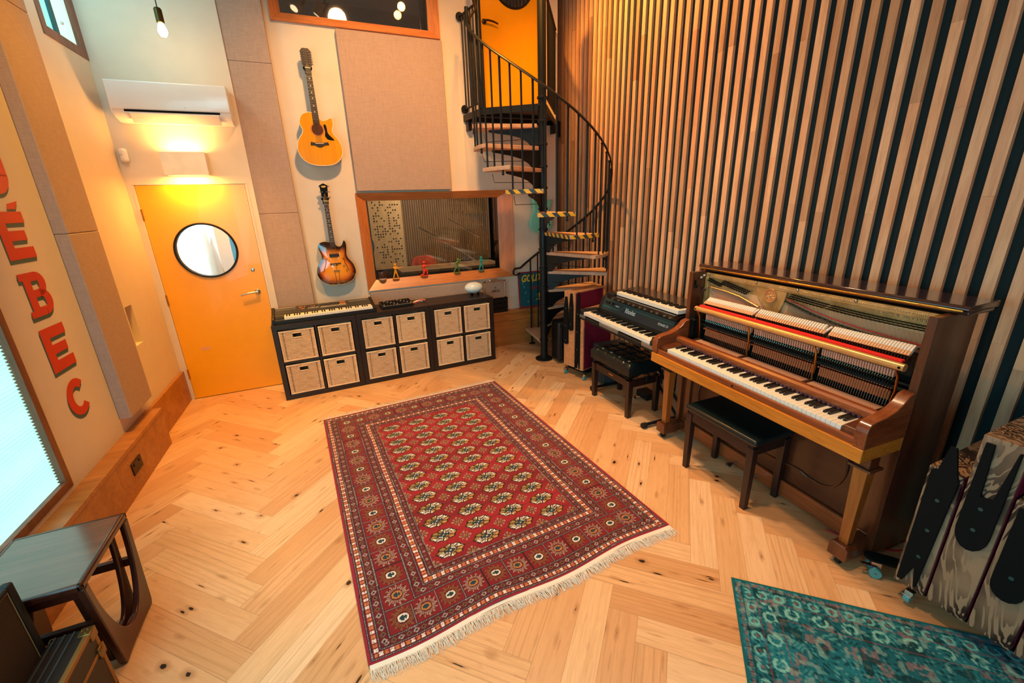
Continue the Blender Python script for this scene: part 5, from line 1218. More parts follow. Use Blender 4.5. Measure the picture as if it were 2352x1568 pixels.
tx('panel_lettering', 'Rhodes', M_lw, t, .062, onpan(.505, .52), (ang, 0, 0), bold=.0012, sx=.80); tx('panel_lettering', 'STAGE 73', M_lw, t, .026, onpan(.95, .45), (ang, 0, 0), bold=.0008, sx=1.1); tx('panel_lettering', 'MARK V', M_lw, t, .014, onpan(.30, .60), (ang, 0, 0), bold=.0004, sx=1.2)
# stand: X frame with rubber feet
s_ = tl('keyboard_stand', 'black steel X-frame stand under the electric piano', 'stand', -.66, .05)
m = MB()
for y in (.33, .42): m.tube([(-.42, y, .03), (.42, y, .66)], .013, 8); m.tube([(.42, y, .03), (-.42, y, .66)], .013, 8)
m.build('cross_tubes', M_black, s_)
for x in (-.41, .41):
    m = MB(); m.tube([(x, 0.0, .03), (x, .44, .03)], .014, 8); m.build('foot_tube', M_black, s_); m = MB(); m.tube([(x, 0.0, .676), (x, .44, .676)], .014, 8); m.build('support_tube', M_black, s_)
m = MB()
for x in (-.41, .41):
    for y in (-.005, .44): m.lathe([(.0001, -.02), (.022, -.02), (.024, .0), (.022, .02), (.0001, .02)], 14, (x, y, .026), 'y')
m.build('rubber_feet', M_rubber, s_)
t = tl('stage_piano', 'black digital keyboard resting on top of the electric piano', 'keyboard', -1.07, .165, .932)
m = MB(); Ls = .925; m.prism([(.012, .004), (.0, .03), (.002, .058), (.03, .072), (.15, .074), (.37, .082), (.385, .07), (.385, .004)], 0, .11, 'yz'); m.prism([(.012, .004), (.0, .03), (.0, .045), (.036, .045), (.036, .004)], .1095, Ls, 'yz'); m.prism([(.155, .004), (.155, .076), (.37, .082), (.385, .07), (.385, .004)], .11, Ls, 'yz'); m.prism([(.036, .004), (.036, .035), (.155, .035), (.155, .004)], .11, Ls, 'yz')
m.build('body', plain('glossy_dark_brown_black', '#1d1512', .22, coat=.6), t, bevel=.004)
m = MB(); m.tube([(-.002, .03, .040), (-.004, .10, .058), (-.004, .33, .062)], .005, 8); m.build('side_trim', M_steel, t)
keyset(t, 36, .0224, .112, .037, .080, .118, .075, zf=.03)
m = MB(); m.box(.86, .30, .083, .905, .34, .086); m.box(.86, .30, .083, .865, .34, .12); m.build('music_clip', M_white, t)
# grey loudspeaker box under the electric piano
t = thing('monitor_speaker', 'plain grey speaker cabinet on the floor behind the tufted bench', 'speaker', (3.15, -1.085, 0), RP)
m = MB(); m.box(-.09, -.17, .012, .12, .15, .41); m.build('cabinet', plain('slate_grey_laminate', '#3a474d', .5), t, bevel=.004)
m = MB(); m.box(-.075, -.176, .03, .105, -.17, .395); m.build('grille', plain('dark_speaker_grille', '#262d31', .8), t)
m = MB(); [m.cyl((x, y, 0), (x, y, .012), .012, 10) for x in (-.07, .10) for y in (-.15, .13)]; m.build('feet', M_rubber, t)
t = thing('pedal_unit', 'small black pedal unit on the floor under the electric piano', 'pedal', (3.20, -1.60, 0), RP)
m = MB(); m.box(-.10, -.06, 0, .06, .06, .06); m.build('pedal_box', M_blackp, t, bevel=.006); m = MB(); m.tube([(-.02, -.06, .02), (-.02, -.11, .022), (-.02, -.14, .012)], [.012, .018, .018], 10, flat=.4); m.build('pedal', M_chrome, t, smooth=True)
# ================================================================== GOBOS
n = NT('scorched_zebra_plywood'); v = n.coord((1, 1, .35)); a = n.noise(v, 5.5, 3, 1.4, .55)
mm = n.n('ShaderNodeMath', operation='MULTIPLY'); n.l(a, mm.inputs[0]); mm.inputs[1].default_value = 60; si = n.n('ShaderNodeMath', operation='SINE'); n.l(mm.outputs[0], si.inputs[0])
r = n.ramp(si.outputs[0], [(.05, (0, 0, 0)), (.5, (1, 1, 1))]); r.color_ramp.elements[0].position = .28
b2 = n.noise(n.coord(), 3.2, 3, .5); blot = n.ramp(b2, [(.60, (0, 0, 0)), (.66, (1, 1, 1))])
mask = n.ramp(n.noise(n.coord((1, 1, .6)), 4, 2), [(.42, (1, 1, 1)), (.58, (.15,)*3)])
lightw = n.mix(hx('#94745a'), hx('#a98a6c'), n.noise(n.coord(), 6, 2)); dk = hx('#2a160c')
c = n.mix(dk, lightw, r.outputs[0]); c = n.mix(lightw, c, mask.outputs[0]); c = n.mix(c, hx('#2a1a14'), blot.outputs[0])
n.l(c, n.b.inputs['Base Color']); n.b.inputs['Roughness'].default_value = .5; n.bump(si.outputs[0], .15, .001); M_zebra = n.m
M_zebra2 = plain('flamed_pine', '#c98c5c', .5, var=.18, scale=26); M_maroon = fabric('maroon_fabric', '#7a1c3c', '#5a0f2a', 300)
def gobo(label, loc, rz, wd, ln, h0, h1, shapes, lean=0, mat=None, group='wheeled acoustic screens', spike=None):
    """local x = across the narrow front face, local y = away from it, z up"""
    t = thing('acoustic_screen', label, 'acoustic screen', loc, rz, group, rot=(lean, 0, rz))
    m = MB(); m.box(0, 0, h0, wd, .022, h1); m.box(0, ln-.022, h0, wd, ln, h1); m.box(0, .022, h1-.022, wd, ln-.022, h1); m.box(0, .022, h0, wd, ln-.022, h0+.022); m.build('plywood_frame', mat or M_zebra, t, bevel=.002)
    for x0, x1 in ((-.004, .010), (wd-.010, wd+.004)): m = MB(); m.box(x0, .015, h0+.012, x1, ln-.015, h1-.014); m.build('fabric_side', M_maroon, t, bevel=.003)
    m = MB(); m.box(.012, .023, h0+.023, wd-.012, ln-.023, h1-.023); m.build('core', M_bmat, t)
    for poly, bolts in shapes:
        m = MB(); m.prism([(x*wd, h0+z*(h1-h0)) for x, z in poly], -.013, -.0005, 'xz'); m.build('black_prong', M_bmat, t, bevel=.002)
        m = MB(); 
        for x, z in bolts: m.cyl((x*wd, -.0145, h0+z*(h1-h0)), (x*wd, -.013, h0+z*(h1-h0)), .0075, 14)
        if bolts: m.build('bolt_caps', plain('teal_bolt_cap', '#27484a', .4) if 'teal_bolt_cap' not in MATS else MATS['teal_bolt_cap'], t)
    return t
def dolly(label, loc, rz, L, W_, z=.085):
    t = thing('wheeled_dolly', label, 'dolly', loc, rz, 'low wheeled dollies')
    m = MB(); m.box(0, 0, z-.02, L, W_, z-.002); m.build('deck', M_bmat, t, bevel=.004)
    for x in (.0, L):
        for y in (-.02, W_-.03):
            m = MB(); m.lathe([(.0001, -.012), (.026, -.012), (.029, 0), (.026, .012), (.0001, .012)], 20, (x, y, .029), 'x'); m.build('caster_wheel', plain('teal_clear_wheel', '#4f9da0', .2, coat=.5) if 'teal_clear_wheel' not in MATS else MATS['teal_clear_wheel'], t, smooth=True)
            m = MB(); m.box(x-.016, y-.012, .045, x+.016, y+.02, z-.02); m.box(x-.018, y-.03, .048, x+.018, y-.012, .053); m.build('caster_fork', M_steel, t, bevel=.002)
    return t
def U(x0, x1, zb, zt, r=None, n=8):
    xc = (x0+x1)/2; hw = (x1-x0)/2; rz_ = r or hw*.5
    return [(x0, zt)]+[(xc-hw*math.cos(PI*i/n), zb+rz_-rz_*math.sin(PI*i/n)) for i in range(n+1)]+[(x1, zt)]
# near group at right edge (front faces x~2.765, stacked towards the camera)
# R1: tall flat prong rising above the frame
gz = math.atan2(-1, -.0)      # local x -> -y
g1 = [([(.10, .0+.04), (.28, .04), (.52, .20), (.66, .04), (.74, .04), (.95, .96), (.86, 1.0), (.62, 1.19), (.42, 1.19), (.28, 1.0), (.10, .985)], [(.55, .78), (.55, .53), (.55, .30)])]
gobo('small scorched-wood acoustic screen with a black prong, nearest the upright piano', (2.765, -3.782, 0), gz, .108, .50, .095, .715, g1)
g2 = [([(.5-.40*math.cos(PI*i/8), .50-.10*math.sin(PI*i/8)) for i in range(9)]+[(.90, .97), (.84, .97), (.66, .70), (.40, .70), (.32, .97), (.12, .97)], [(.5, .64), (.5, .52)])]
gobo('taller scorched-wood acoustic screen with a black fork shape, middle of the three at right', (2.765, -3.902, 0), gz, .125, .50, .095, .925, g2)
g3 = [([(.12, .96)]+[(.5-.38*math.cos(PI*i/8), .42-.10*math.sin(PI*i/8)) for i in range(9)]+[(.88, .96)], [(.5, .78), (.5, .50)])]
gobo('zebra-charred acoustic screen with a rounded black prong, at the right edge of the photo', (2.765, -4.038, 0), gz, .125, .50, .095, .72, g3)
gobo('zebra-charred acoustic screen partly cut by the right edge of the photo', (2.765, -4.175, 0), gz, .125, .50, .095, .93, g2)
dolly('black dolly with clear teal wheels under the screens at the right', (2.80, -3.845, .0076), -PI/2, .47, .42)
bpy.context.view_layer.update()
# skateboard-like board end sticking out beside the piano
t = thing('skateboard', 'black skateboard with teal wheels lying between piano and acoustic screens', 'skateboard', (2.858, -3.715, 0), 0)
m = MB(); out = arc(-.06, 0, .036, 90, 270, 10)+arc(.03, 0, .036, -90, 90, 10)
m.prism(out, .088, .098, 'xy'); 
t.rotation_euler = (0, 0, math.radians(-52)); m.build('deck', M_bmat, t, bevel=.002)
for y in (-.034, .034): m = MB(); m.lathe([(.0001, -.010), (.024, -.010), (.027, 0), (.024, .010), (.0001, .010)], 20, (-.045, y, .027), 'y'); m.build('wheel', MATS['teal_clear_wheel'], t, smooth=True)
m = MB(); m.box(-.065, -.022, .05, -.025, .022, .088); m.tube([(-.045, -.044, .03), (-.045, .044, .03)], .006, 8); m.tube([(-.045, -.02, .06), (-.11, -.03, .066)], .010, 8, flat=.4); m.build('truck', M_chrome, t)
# cable
m = MB(); m.tube([(2.98, -3.30, .0045), (3.02, -3.48, .0045), (3.12, -3.60, .0045), (3.26, -3.66, .0045), (3.30, -3.72, .0045)], .0042, 8); tag(m.build('red_cable', plain('red_cable_rubber', '#c01828', .5), None, smooth=True), 'red cable looping on the floor between piano and screens', 'cable')
m = MB(); m.tube([(2.92, -3.40, .0045), (2.98, -3.56, .0045), (3.08, -3.65, .0045), (3.20, -3.70, .0045)], .0042, 8); tag(m.build('red_cable', MATS['red_cable_rubber'], None, smooth=True), 'second red cable on the floor, nearer the skateboard', 'cable')
# far group by the stair
def FG(x0, x1, zb, zt): return [(x0, zb+.02), ((x0+x1)/2, zb), (x1, zb+.02), (x1-.02, zt-.18), (x1-(x1-x0)*.3, zt), (x0+(x1-x0)*.3, zt), (x0+.02, zt-.18)]
rzf = math.atan2(-.13, .036); rzf = math.atan2(-.9636, .2669)
ga = [(FG(.0, .46, .29, .93), [(.22, .78), (.22, .55), (.22, .35)]), (FG(.50, .92, .49, .98), [(.7, .80), (.7, .58)])]
gobo('tall acoustic screen with maroon cloth and flamed pine edge beside the spiral stair', (2.822, -.668, 0), rzf, .150, .46, .10, .925, ga, mat=M_zebra2)
gb = [([(.0, .02), (.28, .02), (.42, .18), (.52, .02), (.62, .02), (.62, .95), (.50, 1.30), (.28, 1.30), (.06, .95)], [(.3, .95), (.3, .65), (.3, .35)])]
gobo('shorter maroon acoustic screen with flamed pine edge standing in front of the tall one', (2.856, -.848, 0), rzf, .105, .46, .10, .745, gb, mat=M_zebra2)
dolly('black dolly with clear teal wheels under the screens by the stair', (2.85, -.70, 0), -1.30, .27, .40)
# black wheeled case behind the stair pole
t = thing('rolling_case', 'black plastic rolling case standing behind the spiral stair column', 'case', (3.01, -.37, 0), math.radians(-6))
m = MB(); m.box(-.115, -.07, .02, .105, .14, .50); m.build('shell', M_blackp, t, bevel=.03, seg=4, smooth=True)
m = MB(); m.box(-.085, -.082, .06, -.02, -.07, .44); m.box(.02, -.082, .06, .08, -.07, .44); m.build('raised_rib', M_blackp, t, bevel=.006)
m = MB(); [m.box(-.01, -.076, .20+.02*k, .07, -.070, .207+.02*k) for k in range(4)]; m.build('vent_slots', M_bmat, t)
m = MB(); m.tube([(-.06, -.072, .45), (-.06, -.09, .49), (.05, -.09, .49), (.05, -.072, .45)], .008, 8); m.build('carry_handle', M_black, t)
t = thing('amplifier_panel', 'thin pale teal-fronted box between the rolling case and the tall screen', 'box', (3.12, -.56, 0), math.radians(-6))
m = MB(); m.box(-.06, -.02, .01, .01, .07, .40); m.build('box_body', plain('teal_grey_metal', '#7d9a9c', .4, .3), t, bevel=.004)
# ================================================================== SIDE TABLE
M_teak = wood('dark_teak', '#2e1009', '#4c1f11', 2, 10, 3, .32, .15); M_teakt = wood('teak_table_top', '#5a3a30', '#7a5244', 0, 16, 3, .16, .9, pore=.25)
t = thing('side_table', 'dark teak side table with curved hoop legs in the lower left corner', 'table', (-.6875, -2.437, 0), 0.0)
X, Y, ZT = .1975, .225, .50
m = MB(); m.box(-X+.012, -Y+.012, ZT-.012, X-.012, Y-.012, ZT-.001); m.build('table_top', M_teakt, t, bevel=.002)
m = MB(); 
for bx in ((-X, -Y, ZT-.030, X, -Y+.022, ZT), (-X, Y-.022, ZT-.030, X, Y, ZT), (X-.022, -Y, ZT-.030, X, Y, ZT), (-X, -Y, ZT-.030, -X+.02, Y, ZT)): m.box(*bx)
m.build('top_rim', M_teak, t, bevel=.008, smooth=True, seg=3)
for sx in (1, -1):
    xo = sx*(X-.012)
    for (ri, dx, nm) in ((0, 0, 'hoop_leg'), (1, -.045*sx, 'inner_hoop_leg')):
        if ri and sx < 0: continue
        m = MB(); zt = ZT-.028; yb, yt, th, N = (.165, Y-.006, .014, 40) if not ri else (.135, Y-.045, .012, 40)
        hw, zb = (Y-.046, .085) if not ri else (Y-.075, .075); o_, i_ = [], []
        for k in range(N+1):
            q = k/N*2-1                      # -1..1 from one top corner round to the other
            if abs(q) > .42: f_ = (abs(q)-.42)/.58; o_.append((math.copysign(yb+(yt-yb)*f_, q), .0+zt*f_))
            else: o_.append((yb*q/.42, .012*(1-(q/.42)**4) if not ri else .045*(1-(q/.42)**4)))
            an = q*PI/2; i_.append((math.copysign(hw*abs(math.sin(an))**.85, q)*(.80+.20*abs(q)), zt-(zt-zb)*abs(math.cos(an))**.95))
        vs = []
        for p, q in zip(o_, i_): vs += [(xo+dx-th, p[0], p[1]), (xo+dx+th, p[0], p[1]), (xo+dx+th*.8, q[0], q[1]), (xo+dx-th*.8, q[0], q[1])]
        fs = []
        for k in range(N):
            a = k*4; b_ = a+4; fs += [(a, a+1, b_+1, b_), (a+1, a+2, b_+2, b_+1), (a+2, a+3, b_+3, b_+2), (a+3, a, b_, b_+3)]
        fs += [(0, 1, 2, 3), (N*4, N*4+1, N*4+2, N*4+3)]
        m.add(vs, fs); m.build(nm, M_teak, t, bevel=.005, smooth=True)
m = MB(); m.box(-X+.02, -Y+.035, .245, X-.02, -Y+.060, .285); m.build('side_stretcher', M_teak, t, bevel=.003); m = MB(); m.box(-X+.02, Y-.060, .245, X-.02, Y-.035, .285); m.build('side_stretcher', M_teak, t, bevel=.003)
m = MB(); m.box(-X+.02, -Y+.035, ZT-.085, X-.02, -Y+.055, ZT-.05); m.build('apron', M_teak, t, bevel=.003)
# guitar amplifier, lower left corner
n = NT('ribbed_grille_cloth'); tc = n.coord(); wv = n.n('ShaderNodeTexWave', wave_type='BANDS', bands_direction='Z'); n.l(tc, wv.inputs[0]); wv.inputs['Scale'].default_value = 55; wv.inputs['Distortion'].default_value = .3
wv2 = n.n('ShaderNodeTexWave', wave_type='BANDS', bands_direction='X'); n.l(tc, wv2.inputs[0]); wv2.inputs['Scale'].default_value = 38
c = n.mix(hx('#241710'), hx('#5c4430'), wv.outputs[0]); c = n.mix(c, hx('#1a100a'), n.ramp(wv2.outputs[0], [(.6, (0, 0, 0)), (.9, (.6,)*3)]).outputs[0]); n.l(c, n.b.inputs['Base Color']); n.b.inputs['Roughness'].default_value = .9; n.bump(wv.outputs[0], .4, .002); M_grille = n.m
t = thing('guitar_amplifier', 'black guitar amplifier with brown ribbed grille cloth in the lower left corner', 'amplifier', (-.632, -2.69, 0), -PI/2)
# local x runs towards the camera, local y out into the room... the front faces +x of the room
m = MB(); W_, D_, H_ = .60, .245, .62; f = .030
m.box(0, -D_, 0, W_, -.03, H_); m.box(0, -.03, 0, f, .0, H_); m.box(W_-f, -.03, 0, W_, 0, H_); m.box(f, -.03, 0, W_-f, 0, f); m.box(f, -.03, H_-f*.6, W_-f, 0, H_); m.build('cabinet', M_tolex, t, bevel=.008, seg=3)
m = MB(); m.box(f+.002, -.028, f+.002, W_-f-.002, -.008, H_-f*.6-.002); m.build('grille_cloth', M_grille, t, bevel=.004)
m = MB(); m.tube([(W_-f-.004, -.006, H_-f*.6-.004), (f+.004, -.006, H_-f*.6-.004), (f+.004, -.006, f+.004)], .0020, 6); m.build('piping', plain('brass_piping', '#9c7c50', .5), t)
# case with brass edges and corners
t = thing('instrument_case', 'small black case with brass edging and corners by the teak side table', 'case', (-.495, -2.682, 0), -PI/2)
W_, D_, H_ = .55, .125, .315; M_br = plain('dull_brass_edging', '#9a6a34', .45, .5); M_case = wood('dark_brown_case_board', '#1a0e0a', '#2c1812', 2, 8, 3, .5)
m = MB(); m.box(0, -D_, 0, W_, 0, H_); m.build('case_board', M_case, t, bevel=.003)
m = MB(); e = .016
m.box(0, -e, H_-e, W_, .002, H_+.002); m.box(0, -e, H_-.115, W_, .002, H_-.10); m.box(-.002, -e, 0, e, .002, H_); m.box(-.002, -D_-.002, 0, e, -D_+e, H_); m.box(0, -D_, 0, W_, .002, e); m.build('brass_edging', M_br, t, bevel=.002)
m = MB(); m.box(-.004, -.035, H_-.04, .04, .006, H_+.004); m.build('brass_corner', plain('old_brass', '#8c6a3c', .35, .8), t, bevel=.004, smooth=True); m = MB(); m.box(-.005, -.02, H_-.135, .035, .008, H_-.085); m.sph((.018, .004, H_-.11), (.024, .010, .026), 14, 10); m.build('brass_latch', MATS['old_brass'], t, bevel=.004, smooth=True)
m = MB(); [m.sph((x, y, H_+.004), .004, 8, 6) for x, y in ((.012, -.012), (.03, -.012), (.012, -.028))]; m.build('rivets', M_brass, t)
m = MB(); [m.box(.0, -D_+.012+.028*k, H_, W_, -D_+.018+.028*k, H_+.003) for k in range(3)]; m.build('top_rib', plain('grey_rib', '#4c565a', .35, .4), t)
# ================================================================== ROOM BEHIND THE LOWER WINDOW
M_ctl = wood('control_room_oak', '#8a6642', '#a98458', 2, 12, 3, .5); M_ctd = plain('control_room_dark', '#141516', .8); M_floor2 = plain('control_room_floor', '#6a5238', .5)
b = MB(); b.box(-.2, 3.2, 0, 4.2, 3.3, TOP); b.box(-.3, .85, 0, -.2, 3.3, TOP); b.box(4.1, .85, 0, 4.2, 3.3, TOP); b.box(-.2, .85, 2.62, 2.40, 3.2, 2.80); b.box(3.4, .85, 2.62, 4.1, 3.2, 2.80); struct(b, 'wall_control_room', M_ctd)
b = MB()
for k in range(44):
    x = 1.70+k*.036
    b.box(x, 2.60, .9, x+.026, 2.64, 2.5)
b.box(1.68, 2.64, 0, 3.25, 2.66, 2.5); struct(b, 'trim_3', M_ctl)
b = MB()
for k in range(18): x = 3.35+k*.045; b.box(x, 2.2, 0, x+.02, 2.24, 2.5)
for k in range(6): x = .85+k*.05; b.box(x, 2.4, 0, x+.02, 2.44, 2.5)
struct(b, 'trim_4', plain('dark_grey_slat', '#2e2a28', .7))
t = thing('diffuser_panel', 'pale wooden panel with rows of small square holes behind the studio window', 'acoustic diffuser', (1.42, 1.95, .95))
m = MB(); m.box(-.18, 0, 0, .27, .03, 1.30); m.build('panel_board', wood('pale_oak_panel', '#cfa468', '#e2bc84', 2, 10, 3, .5), t)
m = MB(); rr = random.Random(5)
for i in range(11):
    for j in range(32):
        if rr.random() < .46: x = -.13+i*.034; z = .09+j*.036; m.box(x, -.003, z, x+.018, .001, z+.018)
m.build('square_holes', M_bmat, t)
t = thing('orange_armchair', 'orange patterned chair back seen through the studio window', 'chair', (2.02, 2.33, 0))
m = MB(); m.prism(smoothpoly([(-.20, .45), (-.22, .80), (-.17, 1.02), (0, 1.06), (.17, 1.02), (.20, .80), (.18, .45)], 4), -.03, .03, 'xz'); m.build('backrest', plain('orange_patterned_cloth', '#c8482a', .8, var=.35, scale=18), t, bevel=.01)
m = MB(); m.box(-.22, -.45, .38, .20, .0, .46); m.build('seat', MATS['orange_patterned_cloth'], t, bevel=.02)
for x in (-.19, .17):
    for y in (-.42, -.02): m = MB(); m.cyl((x, y, 0), (x, y, .38), .014, 8); m.build('leg', M_black, t)
t = thing('bass_drum', 'pale drum head seen edge-on at the left of the studio window', 'drum', (.98, 1.6, 1.32), 0)
m = MB(); m.lathe([(.0001, 0), (.23, 0), (.24, .01), (.24, .3), (.0001, .3)], 36, (0, 0, 0), 'y'); m.build('drum_shell', plain('dark_drum_shell', '#22303a', .4), t, smooth=True)
m = MB(); m.lathe([(.0001, -.004), (.22, -.004), (.22, 0), (.0001, 0)], 36, (0, 0, 0), 'y'); m.build('drum_head', plain('pale_blue_drumhead', '#6f8894', .5), t)
m = MB(); [m.cyl((x, .1, -1.32), (x, .15, -.2), .012, 8) for x in (-.12, .12)]; m.build('drum_legs', M_chrome, t)
t = thing('mixing_desk', 'low desk edge with chrome stands behind the studio window glass', 'desk', (2.1, 1.25, 0))
m = MB(); m.box(-.65, -.2, .98, .75, .3, 1.02); m.box(-.6, .2, 0, .7, .25, .98); m.build('desk_top', M_ctl, t, bevel=.003)
for p, q in (((-.35, 0, 1.55), (.25, .1, 1.20)), ((.25, .1, 1.20), (.45, .1, 1.05)), ((.15, .3, 1.62), (.6, .3, 1.35))): m = MB(); m.cyl(p, q, .014, 10); m.build('chrome_boom', M_chrome, t, smooth=True)
lamp('control_room_lamp', 'AREA', (2.1, 1.3, 2.55), (1, .80, .58), 30, (2.1, 2.2, .5), .8, .5)
# ================================================================== RUGS
def rug_red():
    W_, H_ = 1.705, 2.438; st = .0036; nx, ny = int(W_/st)+1, int(H_/st)+1
    xs = np.linspace(0, W_, nx); ys = np.linspace(0, H_, ny); X, Y = np.meshgrid(xs, ys)
    def C(h): return np.array(hx(h))
    red, dred, crim = C('#a30f1a'), C('#7a0f1c'), C('#9c1530'); navy, cream, orange, teal, olive, dark = C('#2a1420'), C('#e6d2bc'), C('#d98a3c'), C('#1d3c48'), C('#8a7448'), C('#1e1018')
    r2 = np.random.default_rng(2)
    wob = .0012*np.sin(Y*9+X*3)+.0010*np.sin(X*11+1)
    abr = np.interp(Y.ravel(), np.linspace(0, H_, 22), r2.random(22)).reshape(Y.shape)
    col = np.empty((ny, nx, 3)); 
    dx = np.minimum(X, W_-X); dy = np.minimum(Y, H_-Y)*1.10; d = np.minimum(dx, dy)+wob; side = dx < dy
    tcoord = np.where(side, Y, X)
    col[:] = dred[None, None]*(.62+.35*abr[..., None])
    def put(mask, c, a=1): col[mask] = col[mask]*(1-a)+np.asarray(c)*a
    put(d < .016, crim)
    def dotted(c0, w_=.004):
        put(abs(d-c0) < w_*1.5, dark); ph = (tcoord/.008) % 1; put((abs(d-c0) < w_*.55) & (ph < .55), C('#b8a0a0'))
    for c0 in (.021, .060, .106, .256, .311, .357, .394): dotted(c0)
    def squares(a0, a1):
        m_ = (d > a0) & (d < a1); put(m_, C('#8a1420')); ph = (tcoord/.046) % 1; mid = (a0+a1)/2; q = (d-mid)/(a1-a0)*2
        wsq = m_ & (((ph % .5)/.5-.5).__abs__() < .36) & (abs(q) < .82)
        u = (((ph % .5)/.5)-.5)/.36
        notch = ((abs(u) < .35) & (abs(abs(q)-.5) < .35)) | ((abs(q) < .18) & (abs(u) > .35))
        put(wsq & (ph < .5), C('#efe0d4')); put(wsq & (ph >= .5), np.array(C('#d07a3a'))); put(wsq & notch & (abs(u) < .35) & (abs(q) < .3), C('#8a1420')); put(wsq & (abs(u) > .7) & (abs(q) < .25), C('#8a1420'))
    squares(.029, .054); squares(.320, .350)
    def diamonds(c0, hw, per):
        ph = ((tcoord/per) % 1-.5)*per; q = abs(ph)*.95+abs(d-c0); sel = ((tcoord/per).astype(int) % 2) == 0; h = min(hw, per*.42)
        o = (q < h) & (q > h*.52); put(o & sel, C('#a8a098')); put(o & ~sel, C('#6e5a3c')); put(q < h*.28, dark)
    diamonds(.083, .015, .034); diamonds(.284, .016, .036); diamonds(.374, .009, .030)
    # sun border
    band = (d > .112) & (d < .250); put(band, red*.62)
    def suns(cx_, cy_, a, b, kind):
        gx, gy = (X-cx_)/a, (Y-cy_)/b; m_ = (abs(gx) < 1.05) & (abs(gy) < 1.05)
        i = np.where(m_); x, y = gx[i], gy[i]; r = np.hypot(x, y); th = np.arctan2(y, x)
        c = col[i].copy(); rays = (np.cos(th*26+np.sin(r*16)*.9) > .25) & (r > .54) & (r < .94+.12*np.cos(th*13))
        rc = C('#d8c8b0') if kind else C('#a08040'); c[rays] = rc*.58; dk_ = (np.cos(th*26+np.sin(r*16)*.9) > .0) & ~rays & (r > .56) & (r < .95); c[dk_] = c[dk_]*.45
        c[(r < .50) & (r > .42)] = C('#3a1418')
        core = (abs(x)**2.4/.44**2.4+abs(y)**2.4/.36**2.4 < 1); c[core] = C('#c47c34') if kind else C('#efe2cf')
        cross = core & (((abs(x) < .10) & (abs(y) < .26)) | ((abs(y) < .09) & (abs(x) < .32)) | ((abs(abs(x)-.18) < .06) & (abs(abs(y)-.14) < .05))); c[cross] = teal
        col[i] = c
    for ax in (0, 1):
        n_ = 17 if ax == 0 else 12
        L0, L1 = (.095, H_-.095) if ax == 0 else (.106, W_-.106)
        per = (L1-L0)/n_
        for k in range(n_):
            c_ = L0+(k+.5)*per
            for s_ in (0, 1):
                if ax == 0: suns(.181 if s_ == 0 else W_-.181, c_, .058, per*.44, (k+s_) % 2)
                elif 0 < k < n_-1: suns(c_, .165 if s_ == 0 else H_-.165, per*.43, .052, (k+s_) % 2)
        ln = ((((tcoord-L0)/per)+.5) % 1-.5)*per
        sel = band & (side if ax == 0 else ~side)
        put(sel & (abs(ln) < .0045), dark); put(sel & (abs(ln) < .0016), C('#9a8080'))
    # field
    fx0, fx1, fy0, fy1 = .397, W_-.400, .361, H_-.361
    F_ = (X > fx0) & (X < fx1) & (Y > fy0) & (Y < fy1)
    fr_ = C('#a50a18')[None, None]*(.55+.60*abr[..., None]); col[F_] = np.broadcast_to(fr_, col.shape)[F_]
    px, py = .2195, .1285; x0, y0 = .512, .433; kx, ky = np.floor((X-x0)/px+.5), np.floor((Y-y0)/py+.5)
    # faint lattice lines
    lx, ly = abs(X-(x0+kx*px)), abs(Y-(y0+ky*py)); put(F_ & ((lx < .0018) | (ly < .0018)), dark, .6)
    valid = F_ & (kx >= 0) & (kx <= 3) & (ky >= 0) & (ky <= 12)
    gx = (X-(x0+kx*px))/.086; gy = (Y-(y0+ky*py))/.054; r = np.hypot(gx, gy); th = np.arctan2(gy, gx)
    R0 = .90+.06*np.cos(th*8)+.04*np.cos(th*2)
    M1 = valid & (r < R0); put(M1, dark); M2 = valid & (r < R0-.10)
    quad = ((gx > 0) ^ (gy > 0)) ^ (False)
    lobes = np.cos(th*10+r*3)
    put(M2 & quad & (gx > 0), C('#d09038')); put(M2 & quad & (gx <= 0), C('#a8862e')); put(M2 & ~quad, C('#f4ece0')); put(M2 & (lobes < -.45) & (r < .66), C('#5e1a20')); put(M2 & (lobes > .35) & (r < .66) & (r > .38), C('#8f7d50'))
    put(M2 & (lobes < -.72) & (r < R0-.09), C('#3a1a1c'))
    inner = valid & ((abs(gx) < .26) & (abs(gy) < .18) | (abs(gx) < .12) & (abs(gy) < .34) | (abs(gx) < .40) & (abs(gy) < .08)); put(inner, teal); put(valid & (abs(r-.42) < .035) & ~inner, dark); put(valid & (r < .07), cream)
    # small guls between
    kx2, ky2 = np.floor((X-x0-px/2)/px+.5), np.floor((Y-y0-py/2)/py+.5); gx = (X-(x0+px/2+kx2*px))/.034; gy = (Y-(y0+py/2+ky2*py))/.036; r = np.hypot(gx, gy); th = np.arctan2(gy, gx)
    v2 = F_ & (abs(gx)+abs(gy) < 1.25) & (kx2 >= -1) & (kx2 <= 3) & (ky2 >= -1) & (ky2 <= 12)
    put(v2 & (r < .95) & (np.cos(th*8) > .1) & (r > .45), C('#8f7a60')); put(v2 & (abs(r-.95) < .10) & (np.cos(th*8+1) > .5), C('#b8a48c')); put(v2 & (r < .42), dark); put(v2 & (r < .30), C('#c07a40')); put(v2 & (r < .14), teal)
    col *= (.78+.14*r2.random((ny, nx)))[..., None]; col = col*.92+col.mean(-1, keepdims=True)*.08
    Z = .009+.0012*np.sin(X*7+Y*2)*np.sin(Y*5)
    # gentle ruck at the near end
    Z += .010*np.exp(-((Y-.10)/.13)**2)*np.exp(-((X-.62)/.09)**2)
    Z[0, :] = Z[0, :]; 
    V = np.stack([X, Y+ -.012*np.exp(-(Y/.25)**2)*np.sin(X*8), Z], -1).reshape(-1, 3)
